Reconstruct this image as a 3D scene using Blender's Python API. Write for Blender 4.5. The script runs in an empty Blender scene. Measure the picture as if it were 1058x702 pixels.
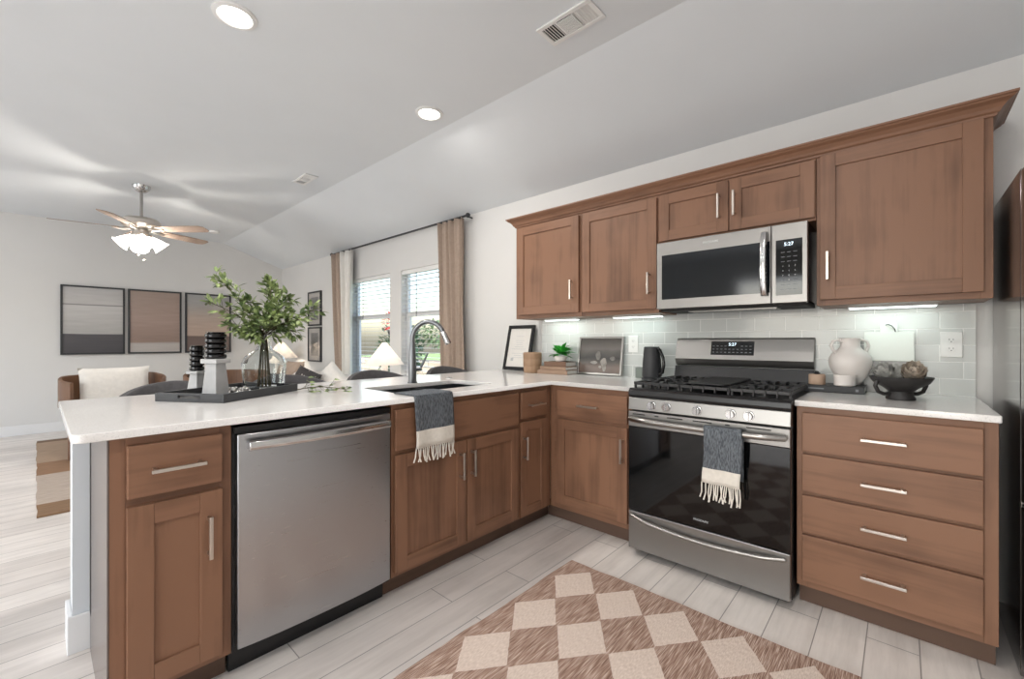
import bpy, bmesh, math, random
from mathutils import Vector, Matrix
random.seed(7)
PI = math.pi
S = bpy.context.scene
COL = S.collection

# ------------------------------------------------------------------ camera, world, lights, exposure
YAW = math.radians(42.0); CAMZ = 1.173; FPX = 444.67
FW = Vector((-math.sin(YAW), math.cos(YAW), 0)); RT = Vector((math.cos(YAW), math.sin(YAW), 0))
cam = bpy.data.cameras.new('camera'); camo = bpy.data.objects.new('camera', cam); COL.objects.link(camo)
camo.location = (0, 0, CAMZ); camo.rotation_euler = (PI / 2, 0, YAW)
cam.sensor_width = 36; cam.sensor_fit = 'HORIZONTAL'; cam.lens = FPX / 1058 * 36
cam.shift_x = -2.6 / 1058; cam.shift_y = 1.3 / 1058; cam.clip_start = 0.02; cam.clip_end = 300
S.camera = camo
S.view_settings.view_transform = 'Standard'; S.view_settings.look = 'None'
S.view_settings.gamma = 1; S.view_settings.use_curve_mapping = False
S.view_settings.exposure = 0.04

w = bpy.data.worlds.new('world'); S.world = w; w.use_nodes = True
wn = w.node_tree.nodes; wl = w.node_tree.links
sky = wn.new('ShaderNodeTexSky'); sky.sky_type = 'NISHITA'; sky.sun_disc = False
sky.sun_elevation = math.radians(50); sky.sun_rotation = math.radians(200); sky.air_density = 1.2; sky.dust_density = 3.0
wl.new(sky.outputs['Color'], wn['Background'].inputs['Color']); wn['Background'].inputs['Strength'].default_value = 0.62

def area(name, loc, rot, sx, sy, power, col=(1, 1, 1), shape='RECTANGLE', spread=PI):
    l = bpy.data.lights.new(name, 'AREA'); l.shape = shape; l.size = sx
    if shape == 'RECTANGLE': l.size_y = sy
    l.energy = power; l.color = col; l.spread = spread
    o = bpy.data.objects.new(name, l); COL.objects.link(o); o.location = loc; o.rotation_euler = rot
    return o
# added fill lights at the made-up openings of the unseen wall behind the camera
area('fill_kitchen', (-0.9, -3.42, 1.25), (PI / 2, 0, 0), 2.6, 2.0, 64, (0.94, 0.97, 1))
area('fill_living', (-6.0, -3.42, 1.45), (PI / 2, 0, 0), 2.6, 1.5, 50, (0.94, 0.97, 1))
RECESS_AND_FILL = [(-2.39, 0.64), (-2.42, 1.81), (-0.3, 0.64), (-2.39, -1.4), (-0.3, -1.4)]  # first two are visible fixtures, the other three are unseen added fill lamps
for i, (x, y) in enumerate(RECESS_AND_FILL):
    area('recessed_and_fill_glow', (x, y, 2.722), (0, 0, 0), 0.13, 0.13, 12, (1, 0.95, 0.89), 'DISK')

# ------------------------------------------------------------------ materials
def srgb(r, g, b):
    f = lambda c: (c / 255) / 12.92 if c / 255 <= 0.04045 else ((c / 255 + 0.055) / 1.055) ** 2.4
    return (f(r), f(g), f(b), 1)
def new_mat(name):
    m = bpy.data.materials.new(name); m.use_nodes = True
    return m, m.node_tree.nodes, m.node_tree.links, m.node_tree.nodes['Principled BSDF']
def coords(n, l, scale=(1, 1, 1), rot=(0, 0, 0), loc=(0, 0, 0)):
    tc = n.new('ShaderNodeTexCoord'); mp = n.new('ShaderNodeMapping')
    mp.inputs['Scale'].default_value = scale; mp.inputs['Rotation'].default_value = rot; mp.inputs['Location'].default_value = loc
    l.new(tc.outputs['Object'], mp.inputs['Vector']); return mp.outputs['Vector']
def noise(n, l, vec, scale, detail=3, rough=0.5):
    t = n.new('ShaderNodeTexNoise'); t.inputs['Scale'].default_value = scale
    t.inputs['Detail'].default_value = detail; t.inputs['Roughness'].default_value = rough
    l.new(vec, t.inputs['Vector']); return t.outputs['Fac']
def ramp(n, l, fac, stops):
    r = n.new('ShaderNodeValToRGB'); e = r.color_ramp.elements
    while len(e) < len(stops): e.new(0.5)
    for i, (p, c) in enumerate(stops): e[i].position = p; e[i].color = c
    l.new(fac, r.inputs['Fac']); return r.outputs['Color']
def bump(n, l, b, h, strength=0.2, dist=0.002):
    bp = n.new('ShaderNodeBump'); bp.inputs['Strength'].default_value = strength; bp.inputs['Distance'].default_value = dist
    l.new(h, bp.inputs['Height']); l.new(bp.outputs['Normal'], b.inputs['Normal'])
def plain(name, c, rough=0.5, metal=0.0, var=0.06, vs=8.0, bmp=0.0, bs=60.0, spec=None, coat=0.0):
    m, n, l, b = new_mat(name)
    v = coords(n, l)
    d = tuple(x * (1 - var) for x in c[:3]) + (1,); h = tuple(min(1, x * (1 + var)) for x in c[:3]) + (1,)
    l.new(ramp(n, l, noise(n, l, v, vs), [(0.3, d), (0.7, h)]), b.inputs['Base Color'])
    b.inputs['Roughness'].default_value = rough; b.inputs['Metallic'].default_value = metal
    if spec is not None: b.inputs['Specular IOR Level'].default_value = spec
    if coat: b.inputs['Coat Weight'].default_value = coat; b.inputs['Coat Roughness'].default_value = 0.1
    if bmp: bump(n, l, b, noise(n, l, v, bs, 4), bmp)
    return m
def emis(name, c, s):
    m, n, l, b = new_mat(name); b.inputs['Base Color'].default_value = c
    b.inputs['Emission Color'].default_value = c; b.inputs['Emission Strength'].default_value = s
    return m
def wood(name, axis, dark, light, rough=0.42, bandk=1.0):
    m, n, l, b = new_mat(name)
    tc = n.new('ShaderNodeTexCoord'); oi = n.new('ShaderNodeObjectInfo')
    ad = n.new('ShaderNodeVectorMath'); ad.operation = 'ADD'
    sc = n.new('ShaderNodeVectorMath'); sc.operation = 'SCALE'; sc.inputs['Scale'].default_value = 9.0
    cb = n.new('ShaderNodeCombineXYZ')
    for k in range(3): l.new(oi.outputs['Random'], cb.inputs[k])
    l.new(cb.outputs[0], sc.inputs[0]); l.new(tc.outputs['Object'], ad.inputs[0]); l.new(sc.outputs[0], ad.inputs[1])
    mp = n.new('ShaderNodeMapping'); s = [9.0, 9.0, 9.0]; s[axis] = 0.9; mp.inputs['Scale'].default_value = s
    l.new(ad.outputs[0], mp.inputs['Vector'])
    mp2 = n.new('ShaderNodeMapping'); s = [70.0, 70.0, 70.0]; s[axis] = 2.0; mp2.inputs['Scale'].default_value = s
    l.new(ad.outputs[0], mp2.inputs['Vector'])
    big = noise(n, l, mp.outputs[0], 1.0, 4, 0.6); fine = noise(n, l, mp2.outputs[0], 1.0, 3)
    blot = noise(n, l, ad.outputs[0], 3.5, 3)
    mx = n.new('ShaderNodeMath'); mx.operation = 'MULTIPLY_ADD'; mx.inputs[1].default_value = 0.35; l.new(fine, mx.inputs[0]); l.new(big, mx.inputs[2])
    mx2 = n.new('ShaderNodeMath'); mx2.operation = 'MULTIPLY_ADD'; mx2.inputs[1].default_value = 0.6; l.new(blot, mx2.inputs[0]); l.new(mx.outputs[0], mx2.inputs[2])
    l.new(ramp(n, l, mx2.outputs[0], [(0.55, dark), (1.15, light)]), b.inputs['Base Color'])
    b.inputs['Roughness'].default_value = rough; b.inputs['Specular IOR Level'].default_value = 0.38
    bump(n, l, b, fine, 0.08, 0.001)
    return m
WD, WL = srgb(82, 56, 42), srgb(134, 98, 76)
WX, WY, WZ = [wood('cabinet_wood_' + 'xyz'[a], a, WD, WL) for a in range(3)]
WOODS = [WX, WY, WZ]
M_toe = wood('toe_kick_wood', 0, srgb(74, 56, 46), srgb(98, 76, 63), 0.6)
M_panel = plain('end_panel_finish', srgb(104, 94, 89), 0.26, 0, 0.03)
M_wall = plain('wall_paint', srgb(217, 216, 214), 0.7, 0, 0.01, 3, 0.05, 220)
M_ceil = plain('ceiling_paint', srgb(224, 228, 231), 0.75, 0, 0.01, 3, 0.08, 160)
M_trim = plain('trim_paint', srgb(228, 228, 228), 0.4, 0, 0.01)
M_steel = plain('stainless_steel', srgb(160, 157, 154), 0.3, 1.0, 0.03, 3)
def brushed(name, c, axis, rough=0.3):
    m, n, l, b = new_mat(name); s = [4, 4, 4]; s = [300.0] * 3; s[axis] = 1.5
    v = coords(n, l, tuple(s)); f = noise(n, l, v, 1.0, 2)
    b.inputs['Base Color'].default_value = c; b.inputs['Metallic'].default_value = 1
    r = n.new('ShaderNodeMapRange'); r.inputs['To Min'].default_value = rough - 0.02; r.inputs['To Max'].default_value = rough + 0.03
    l.new(f, r.inputs['Value']); l.new(r.outputs[0], b.inputs['Roughness'])
    return m
M_steelx = brushed('brushed_steel_horizontal', srgb(146, 144, 142), 0, 0.36)
M_steely = brushed('brushed_steel_dishwasher', srgb(176, 177, 180), 0, 0.28)
M_fridge = brushed('brushed_steel_fridge', srgb(128, 124, 122), 2, 0.14)
M_nickel = plain('brushed_nickel', srgb(205, 198, 190), 0.28, 1.0, 0.02)
M_chrome = plain('polished_steel', srgb(205, 205, 205), 0.14, 1.0, 0.02)
M_faucet = plain('faucet_steel', srgb(122, 124, 127), 0.30, 1.0, 0.02)
M_black = plain('black_enamel', srgb(22, 22, 24), 0.3, 0, 0.1)
M_iron = plain('cast_iron', srgb(34, 34, 36), 0.42, 0, 0.15, 30, 0.2, 200)
M_matteblack = plain('matte_black', srgb(44, 45, 48), 0.5, 0, 0.08)
M_glassblk = plain('black_glass', srgb(10, 11, 12), 0.05, 0, 0.0, spec=0.5)
M_winblk = plain('microwave_glass', srgb(22, 26, 30), 0.08, 0, 0.05, spec=0.5)
M_plastic = plain('white_plastic', srgb(232, 232, 230), 0.35, 0, 0.01)
M_dark = plain('dark_gap', srgb(25, 23, 22), 0.7, 0, 0.1)
M_print = plain('pale_print', srgb(205, 208, 210), 0.5, 0, 0.02)
M_dimprint = plain('dim_print', srgb(120, 124, 128), 0.5, 0, 0.02)
M_digit = emis('display_digits', (0.75, 0.9, 1, 1), 1.6)
M_lamp = emis('lit_diffuser', (1, 0.95, 0.88, 1), 9)
M_strip = emis('lit_strip', (0.88, 1, 0.97, 1), 2.5)
M_linen = plain('tan_linen', srgb(166, 148, 134), 0.9, 0, 0.07, 40, 0.3, 300)
M_lining = plain('curtain_lining', srgb(225, 222, 216), 0.9, 0, 0.03, 20, 0.2, 200)
M_greyfab = plain('charcoal_upholstery', srgb(82, 80, 82), 0.9, 0, 0.12, 60, 0.3, 300)
M_offwhite = plain('offwhite_fabric', srgb(228, 224, 218), 0.9, 0, 0.04, 30, 0.3, 250)
M_tanfab = plain('tan_fabric', srgb(172, 152, 136), 0.9, 0, 0.06, 30, 0.3, 250)
M_walnut = wood('walnut_wood', 2, srgb(66, 46, 34), srgb(112, 82, 62), 0.4)
M_pine = wood('pale_bamboo', 2, srgb(126, 98, 76), srgb(164, 134, 108), 0.6)
M_kraft = plain('kraft_cover', srgb(152, 126, 106), 0.7, 0, 0.05, 20)
M_brownb = plain('brown_cover', srgb(112, 84, 66), 0.6, 0, 0.06, 20)
M_paper = plain('paper', srgb(214, 211, 206), 0.8, 0, 0.02, 40)
M_ceramic = plain('white_ceramic', srgb(226, 220, 216), 0.5, 0, 0.02, 6)
M_stone = plain('pale_grey_stone', srgb(186, 186, 186), 0.6, 0, 0.10, 14, 0.1, 80)
M_resin = plain('glossy_black_resin', srgb(18, 17, 18), 0.16, 0, 0.05)
M_tray = plain('charcoal_painted_wood', srgb(62, 63, 66), 0.5, 0, 0.06, 20)
M_beads = plain('silver_beads', srgb(190, 188, 184), 0.25, 0.6, 0.15, 60)
M_bowl = plain('black_stoneware', srgb(40, 38, 38), 0.5, 0, 0.2, 40, 0.4, 120)
M_board = plain('white_board', srgb(232, 236, 230), 0.5, 0, 0.01)
M_marble = plain('grey_marble', srgb(150, 148, 146), 0.35, 0, 0.25, 18)
M_leather = plain('black_cord', srgb(30, 28, 27), 0.6)
M_stem = plain('branch_bark', srgb(78, 70, 48), 0.8, 0, 0.15, 40)
M_lensoff = plain('frosted', srgb(240, 238, 232), 0.4)
def leafmat(name, d, li):
    m, n, l, b = new_mat(name); v = coords(n, l)
    l.new(ramp(n, l, noise(n, l, v, 26, 1), [(0.35, d), (0.65, li)]), b.inputs['Base Color'])
    b.inputs['Roughness'].default_value = 0.45; b.inputs['Subsurface Weight'].default_value = 0.0
    return m
M_leaf = leafmat('leaf_green', srgb(74, 96, 52), srgb(170, 186, 126))
M_leafb = leafmat('bright_leaf', srgb(34, 140, 48), srgb(90, 205, 80))
# quartz
def quartz():
    m, n, l, b = new_mat('white_quartz'); v = coords(n, l)
    a = noise(n, l, v, 260, 2, 0.7); c = noise(n, l, v, 2.2, 4)
    mx = n.new('ShaderNodeMix'); mx.data_type = 'RGBA'; mx.inputs[0].default_value = 0.5
    l.new(ramp(n, l, a, [(0.32, srgb(190, 188, 187)), (0.46, srgb(234, 232, 230))]), mx.inputs[6])
    l.new(ramp(n, l, c, [(0.3, srgb(226, 223, 220)), (0.7, srgb(240, 238, 236))]), mx.inputs[7])
    l.new(mx.outputs[2], b.inputs['Base Color']); b.inputs['Roughness'].default_value = 0.12
    return m
M_quartz = quartz()
def glass(name, rough=0.0, tint=(1, 1, 1, 1), ior=1.45):
    m, n, l, b = new_mat(name); b.inputs['Base Color'].default_value = tint
    b.inputs['Transmission Weight'].default_value = 1; b.inputs['Roughness'].default_value = rough; b.inputs['IOR'].default_value = ior
    return m
M_glass = glass('vase_glass', 0.0, (0.93, 0.96, 0.96, 1), 1.3)
def pane():
    m, n, l, b = new_mat('window_pane'); out = n['Material Output']
    t = n.new('ShaderNodeBsdfTransparent'); g = n.new('ShaderNodeBsdfGlossy'); g.inputs['Roughness'].default_value = 0.02
    mx = n.new('ShaderNodeMixShader'); mx.inputs[0].default_value = 0.06
    l.new(t.outputs[0], mx.inputs[1]); l.new(g.outputs[0], mx.inputs[2]); l.new(mx.outputs[0], out.inputs['Surface'])
    return m
M_pane = pane()
def planks():
    m, n, l, b = new_mat('grey_wash_plank_tile')
    tc = n.new('ShaderNodeTexCoord'); sp = n.new('ShaderNodeSeparateXYZ'); cb = n.new('ShaderNodeCombineXYZ')
    l.new(tc.outputs['Object'], sp.inputs[0])
    ax = n.new('ShaderNodeMath'); ax.inputs[1].default_value = 0.105 + 0.155 * 60; l.new(sp.outputs['X'], ax.inputs[0])
    ay = n.new('ShaderNodeMath'); ay.inputs[1].default_value = 0.3 + 0.95 * 20; l.new(sp.outputs['Y'], ay.inputs[0])
    l.new(ay.outputs[0], cb.inputs[0]); l.new(ax.outputs[0], cb.inputs[1])
    br = n.new('ShaderNodeTexBrick'); br.offset = 0.37; br.offset_frequency = 2; br.squash = 1
    for k, v in (('Scale', 1.0), ('Mortar Size', 0.0022), ('Mortar Smooth', 0.3), ('Bias', 0.0), ('Brick Width', 0.95), ('Row Height', 0.155)):
        br.inputs[k].default_value = v
    br.inputs['Color1'].default_value = srgb(222, 214, 208); br.inputs['Color2'].default_value = srgb(240, 233, 227)
    br.inputs['Mortar'].default_value = srgb(158, 152, 147)
    l.new(cb.outputs[0], br.inputs['Vector'])
    mp = n.new('ShaderNodeMapping'); mp.inputs['Scale'].default_value = (14, 1.3, 1); l.new(tc.outputs['Object'], mp.inputs['Vector'])
    g = noise(n, l, mp.outputs[0], 1.0, 5, 0.65)
    bl = noise(n, l, tc.outputs['Object'], 3.0, 3)
    mu = n.new('ShaderNodeMix'); mu.data_type = 'RGBA'; mu.blend_type = 'MULTIPLY'; mu.inputs[0].default_value = 1
    l.new(br.outputs['Color'], mu.inputs[6]); l.new(ramp(n, l, g, [(0.3, (0.80, 0.79, 0.78, 1)), (0.6, (1, 1, 1, 1))]), mu.inputs[7])
    mu2 = n.new('ShaderNodeMix'); mu2.data_type = 'RGBA'; mu2.blend_type = 'MULTIPLY'; mu2.inputs[0].default_value = 1
    l.new(mu.outputs[2], mu2.inputs[6]); l.new(ramp(n, l, bl, [(0.3, (0.86, 0.86, 0.86, 1)), (0.6, (1, 1, 1, 1))]), mu2.inputs[7])
    l.new(mu2.outputs[2], b.inputs['Base Color']); b.inputs['Roughness'].default_value = 0.42
    iv = n.new('ShaderNodeMath'); iv.operation = 'SUBTRACT'; iv.inputs[0].default_value = 1; l.new(br.outputs['Fac'], iv.inputs[1])
    bump(n, l, b, iv.outputs[0], 0.4, 0.0015)
    return m
M_floor = planks()
def tiles():
    m, n, l, b = new_mat('white_subway_tile')
    tc = n.new('ShaderNodeTexCoord'); sp = n.new('ShaderNodeSeparateXYZ'); cb = n.new('ShaderNodeCombineXYZ')
    l.new(tc.outputs['Object'], sp.inputs[0])
    ax = n.new('ShaderNodeMath'); ax.inputs[1].default_value = 0.104 + 0.158 * 30; l.new(sp.outputs['X'], ax.inputs[0])
    az = n.new('ShaderNodeMath'); az.inputs[1].default_value = -0.914 + 0.0 + 0.079 * 20 - 0.001; l.new(sp.outputs['Z'], az.inputs[0])
    l.new(ax.outputs[0], cb.inputs[0]); l.new(az.outputs[0], cb.inputs[1])
    br = n.new('ShaderNodeTexBrick'); br.offset = 0.5
    for k, v in (('Scale', 1.0), ('Mortar Size', 0.0022), ('Mortar Smooth', 0.4), ('Bias', 0.0), ('Brick Width', 0.158), ('Row Height', 0.079)):
        br.inputs[k].default_value = v
    br.inputs['Color1'].default_value = srgb(194, 197, 195); br.inputs['Color2'].default_value = srgb(204, 207, 205)
    br.inputs['Mortar'].default_value = srgb(238, 239, 237)
    l.new(cb.outputs[0], br.inputs['Vector']); l.new(br.outputs['Color'], b.inputs['Base Color'])
    b.inputs['Roughness'].default_value = 0.16
    wv = noise(n, l, tc.outputs['Object'], 14, 1)
    iv = n.new('ShaderNodeMath'); iv.operation = 'SUBTRACT'; iv.inputs[0].default_value = 1; l.new(br.outputs['Fac'], iv.inputs[1])
    ad = n.new('ShaderNodeMath'); ad.operation = 'MULTIPLY_ADD'; ad.inputs[1].default_value = 0.5; l.new(wv, ad.inputs[0]); l.new(iv.outputs[0], ad.inputs[2])
    bump(n, l, b, ad.outputs[0], 0.5, 0.002)
    return m
M_tile = tiles()
def towelmat():
    m, n, l, b = new_mat('grey_woven_towel')
    v = coords(n, l, (220, 220, 50)); f = noise(n, l, v, 1.0, 2)
    l.new(ramp(n, l, f, [(0.35, srgb(66, 71, 77)), (0.65, srgb(112, 117, 123))]), b.inputs['Base Color'])
    b.inputs['Roughness'].default_value = 0.95; bump(n, l, b, f, 0.4, 0.002); return m
M_towel = towelmat(); M_cream = plain('cream_cotton', srgb(226, 220, 210), 0.95, 0, 0.05, 60, 0.4, 300)
def rugmat():
    m, n, l, b = new_mat('diamond_weave')
    tc = n.new('ShaderNodeTexCoord'); sp = n.new('ShaderNodeSeparateXYZ'); l.new(tc.outputs['Object'], sp.inputs[0])
    def M(op, a, bb=None):
        k = n.new('ShaderNodeMath'); k.operation = op
        for i, v in enumerate((a, bb)):
            if v is None: continue
            if isinstance(v, (int, float)): k.inputs[i].default_value = v
            else: l.new(v, k.inputs[i])
        return k.outputs[0]
    def tri(s, c, p): return M('ABSOLUTE', M('SUBTRACT', M('FRACT', M('ADD', M('DIVIDE', M('SUBTRACT', s, c), p), 50.5)), 0.5))
    wob = M('MULTIPLY', M('SUBTRACT', noise(n, l, tc.outputs['Object'], 60, 1), 0.5), 0.035)
    dx = tri(sp.outputs['X'], -1.165, 0.233); dy = tri(sp.outputs['Y'], 1.718, 0.296)
    s = M('ADD', M('ADD', dx, dy), wob)
    light = M('LESS_THAN', s, 0.485)
    # plain brown border
    for cmp_, ax, v in (('GREATER_THAN', 'X', -1.285), ('LESS_THAN', 'Y', 1.872), ('LESS_THAN', 'X', -0.125)):
        light = M('MULTIPLY', light, M(cmp_, sp.outputs[ax], v))
    mp = n.new('ShaderNodeMapping'); mp.inputs['Rotation'].default_value = (0, 0, math.radians(12)); mp.inputs['Scale'].default_value = (420, 12, 1)
    l.new(tc.outputs['Object'], mp.inputs['Vector']); st = noise(n, l, mp.outputs[0], 1.0, 2)
    mp2 = n.new('ShaderNodeMapping'); mp2.inputs['Scale'].default_value = (300, 60, 1); l.new(tc.outputs['Object'], mp2.inputs['Vector']); st2 = noise(n, l, mp2.outputs[0], 1.0, 2)
    mx = n.new('ShaderNodeMix'); mx.data_type = 'RGBA'; l.new(light, mx.inputs[0])
    l.new(ramp(n, l, st, [(0.32, srgb(112, 84, 70)), (0.5, srgb(160, 130, 114)), (0.68, srgb(216, 196, 182))]), mx.inputs[6])
    l.new(ramp(n, l, st2, [(0.35, srgb(204, 185, 172)), (0.65, srgb(226, 210, 198))]), mx.inputs[7])
    l.new(mx.outputs[2], b.inputs['Base Color']); b.inputs['Roughness'].default_value = 0.95
    bump(n, l, b, st, 0.5, 0.002); return m
M_rug = rugmat()
def juterug():
    m, n, l, b = new_mat('banded_jute')
    tc = n.new('ShaderNodeTexCoord'); sp = n.new('ShaderNodeSeparateXYZ'); l.new(tc.outputs['Object'], sp.inputs[0])
    mr = n.new('ShaderNodeMapRange'); mr.inputs['From Min'].default_value = -7.5; mr.inputs['From Max'].default_value = -4.2
    l.new(sp.outputs['X'], mr.inputs['Value'])
    r = n.new('ShaderNodeValToRGB'); r.color_ramp.interpolation = 'CONSTANT'; e = r.color_ramp.elements
    st = [(0, srgb(122, 98, 76)), (0.07, srgb(178, 152, 128)), (0.43, srgb(146, 112, 84)), (0.60, srgb(188, 172, 158)), (0.895, srgb(138, 108, 80))]
    while len(e) < len(st): e.new(0.5)
    for i, (p, c) in enumerate(st): e[i].position = p; e[i].color = c
    l.new(mr.outputs[0], r.inputs['Fac'])
    mp = n.new('ShaderNodeMapping'); mp.inputs['Scale'].default_value = (60, 10, 1); l.new(tc.outputs['Object'], mp.inputs['Vector']); f = noise(n, l, mp.outputs[0], 1, 3)
    mu = n.new('ShaderNodeMix'); mu.data_type = 'RGBA'; mu.blend_type = 'MULTIPLY'; mu.inputs[0].default_value = 1
    l.new(r.outputs['Color'], mu.inputs[6]); l.new(ramp(n, l, f, [(0.3, (0.75, 0.75, 0.75, 1)), (0.7, (1, 1, 1, 1))]), mu.inputs[7])
    l.new(mu.outputs[2], b.inputs['Base Color']); b.inputs['Roughness'].default_value = 0.95; bump(n, l, b, f, 0.6, 0.004); return m
M_jute = juterug()
def layered(name, axis, lo, hi, stops, nscale=(1, 1, 1), rough=0.6, amp=0.12):
    """colour bands along one axis with a little brushwork (for abstract prints)"""
    m, n, l, b = new_mat(name); tc = n.new('ShaderNodeTexCoord'); sp = n.new('ShaderNodeSeparateXYZ'); l.new(tc.outputs['Object'], sp.inputs[0])
    mr = n.new('ShaderNodeMapRange'); mr.inputs['From Min'].default_value = lo; mr.inputs['From Max'].default_value = hi
    l.new(sp.outputs['XYZ'[axis] if False else 'XYZ'.index('XYZ'[axis])], mr.inputs['Value'])
    mp = n.new('ShaderNodeMapping'); mp.inputs['Scale'].default_value = nscale; l.new(tc.outputs['Object'], mp.inputs['Vector']); f = noise(n, l, mp.outputs[0], 1, 4)
    ma = n.new('ShaderNodeMath'); ma.operation = 'MULTIPLY_ADD'; ma.inputs[1].default_value = amp; l.new(f, ma.inputs[0])
    sb = n.new('ShaderNodeMath'); sb.operation = 'SUBTRACT'; sb.inputs[1].default_value = amp * 0.5; l.new(mr.outputs[0], sb.inputs[0]); l.new(sb.outputs[0], ma.inputs[2])
    c = ramp(n, l, ma.outputs[0], stops)
    mu = n.new('ShaderNodeMix'); mu.data_type = 'RGBA'; mu.blend_type = 'MULTIPLY'; mu.inputs[0].default_value = 1
    l.new(c, mu.inputs[6]); l.new(ramp(n, l, f, [(0.3, (0.88, 0.88, 0.88, 1)), (0.7, (1, 1, 1, 1))]), mu.inputs[7])
    l.new(mu.outputs[2], b.inputs['Base Color']); b.inputs['Roughness'].default_value = rough
    return m

# ------------------------------------------------------------------ mesh helpers
def bx(bm, x0, y0, z0, x1, y1, z1, mi=0):
    v = [bm.verts.new(p) for p in ((x0,y0,z0),(x1,y0,z0),(x1,y1,z0),(x0,y1,z0),(x0,y0,z1),(x1,y0,z1),(x1,y1,z1),(x0,y1,z1))]
    for f in ((0,3,2,1),(4,5,6,7),(0,1,5,4),(1,2,6,5),(2,3,7,6),(3,0,4,7)):
        bm.faces.new([v[i] for i in f]).material_index = mi
def ring(bm, c, r, ux, uy, n): return [bm.verts.new(c + ux * (r * math.cos(2*PI*k/n)) + uy * (r * math.sin(2*PI*k/n))) for k in range(n)]
def frame_of(d):
    d = d.normalized(); a = Vector((0, 0, 1)) if abs(d.z) < 0.9 else Vector((1, 0, 0))
    ux = d.cross(a).normalized(); return ux, d.cross(ux).normalized()
def tube(bm, pts, r, n=12, mi=0, cap=True):
    pts = [Vector(p) for p in pts]; R = r if isinstance(r, (list, tuple)) else [r] * len(pts)
    ux, uy = frame_of(pts[1] - pts[0]); prev = None; rings = []
    for i, p in enumerate(pts):
        d = (pts[min(i+1, len(pts)-1)] - pts[max(i-1, 0)]).normalized()
        ux = (ux - d * ux.dot(d)).normalized(); uy = d.cross(ux)
        rings.append(ring(bm, p, R[i], ux, uy, n))
    for a, b in zip(rings, rings[1:]):
        for k in range(n): bm.faces.new((a[k], a[(k+1)%n], b[(k+1)%n], b[k])).material_index = mi
    if cap:
        bm.faces.new(rings[0][::-1]).material_index = mi; bm.faces.new(rings[-1]).material_index = mi
def cyl(bm, p0, p1, r0, r1=None, n=24, mi=0): tube(bm, [p0, p1], [r0, r0 if r1 is None else r1], n, mi)
def lathe(bm, prof, c=(0, 0, 0), n=32, mi=0, close=False):
    c = Vector(c); rs = []
    for r, z in prof:
        rs.append([bm.verts.new(c + Vector((r*math.cos(2*PI*k/n), r*math.sin(2*PI*k/n), z))) for k in range(n)] if r > 1e-5 else [bm.verts.new(c + Vector((0, 0, z)))])
    prs = list(zip(rs, rs[1:])) + ([(rs[-1], rs[0])] if close else [])
    for a, b in prs:
        for k in range(n):
            j = (k+1) % n
            if len(a) == 1 and len(b) == 1: continue
            if len(a) == 1: f = bm.faces.new((a[0], b[j], b[k]))
            elif len(b) == 1: f = bm.faces.new((a[k], a[j], b[0]))
            else: f = bm.faces.new((a[k], a[j], b[j], b[k]))
            f.material_index = mi
def prism(bm, poly, axis, a, b, mi=0):
    """extrude a 2D polygon along axis; poly holds the two other coords in xyz order"""
    def P(u, v, t):
        c = [u, v]; c.insert(axis, t); return bm.verts.new(c)
    A = [P(u, v, a) for u, v in poly]; B = [P(u, v, b) for u, v in poly]; n = len(poly)
    bm.faces.new(A).material_index = mi; bm.faces.new(B[::-1]).material_index = mi
    for k in range(n): bm.faces.new((A[k], B[k], B[(k+1)%n], A[(k+1)%n])).material_index = mi
def cells(bm, us, vs, solid, place, a, b, mi=0):
    """slab made of grid cells, holes where solid() is false. place(u,v,t) -> xyz"""
    vd = {}
    def V(i, j, t):
        k = (i, j, t)
        if k not in vd: vd[k] = bm.verts.new(place(us[i], vs[j], t))
        return vd[k]
    ok = lambda i, j: 0 <= i < len(us)-1 and 0 <= j < len(vs)-1 and solid((us[i]+us[i+1])/2, (vs[j]+vs[j+1])/2)
    for i in range(len(us)-1):
        for j in range(len(vs)-1):
            if not ok(i, j): continue
            bm.faces.new((V(i,j,a),V(i+1,j,a),V(i+1,j+1,a),V(i,j+1,a))); bm.faces.new((V(i,j+1,b),V(i+1,j+1,b),V(i+1,j,b),V(i,j,b)))
            if not ok(i-1, j): bm.faces.new((V(i,j,a),V(i,j+1,a),V(i,j+1,b),V(i,j,b)))
            if not ok(i+1, j): bm.faces.new((V(i+1,j+1,a),V(i+1,j,a),V(i+1,j,b),V(i+1,j+1,b)))
            if not ok(i, j-1): bm.faces.new((V(i+1,j,a),V(i,j,a),V(i,j,b),V(i+1,j,b)))
            if not ok(i, j+1): bm.faces.new((V(i,j+1,a),V(i+1,j+1,a),V(i+1,j+1,b),V(i,j+1,b)))
    for f in bm.faces: f.material_index = f.material_index or mi
def root_loc(o):
    while o.parent: o = o.parent
    return o.location
def obj(name, bm, mats, parent=None, bevel=0.0, smooth=False, world=True, label=None, seg=2, kind=None):
    if parent is not None and world: bmesh.ops.translate(bm, vec=-root_loc(parent), verts=bm.verts)
    bmesh.ops.recalc_face_normals(bm, faces=bm.faces)
    me = bpy.data.meshes.new(name); bm.to_mesh(me); bm.free()
    for m in (mats if isinstance(mats, (list, tuple)) else [mats]): me.materials.append(m)
    if smooth:
        for p in me.polygons: p.use_smooth = True
    o = bpy.data.objects.new(name, me); COL.objects.link(o)
    if parent is not None: o.parent = parent
    if bevel:
        md = o.modifiers.new('bevel', 'BEVEL'); md.width = bevel; md.segments = seg; md.limit_method = 'ANGLE'; md.angle_limit = math.radians(40)
        md.harden_normals = False
    if smooth:
        try:
            me.set_sharp_from_angle(angle=math.radians(38))
        except Exception: pass
    if label: o['label'] = label
    if kind: o['kind'] = kind
    return o
def tag(o, label, cat, group=None, kind=None):
    o['label'] = label; o['category'] = cat
    if group: o['group'] = group
    if kind: o['kind'] = kind
    return o
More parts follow.
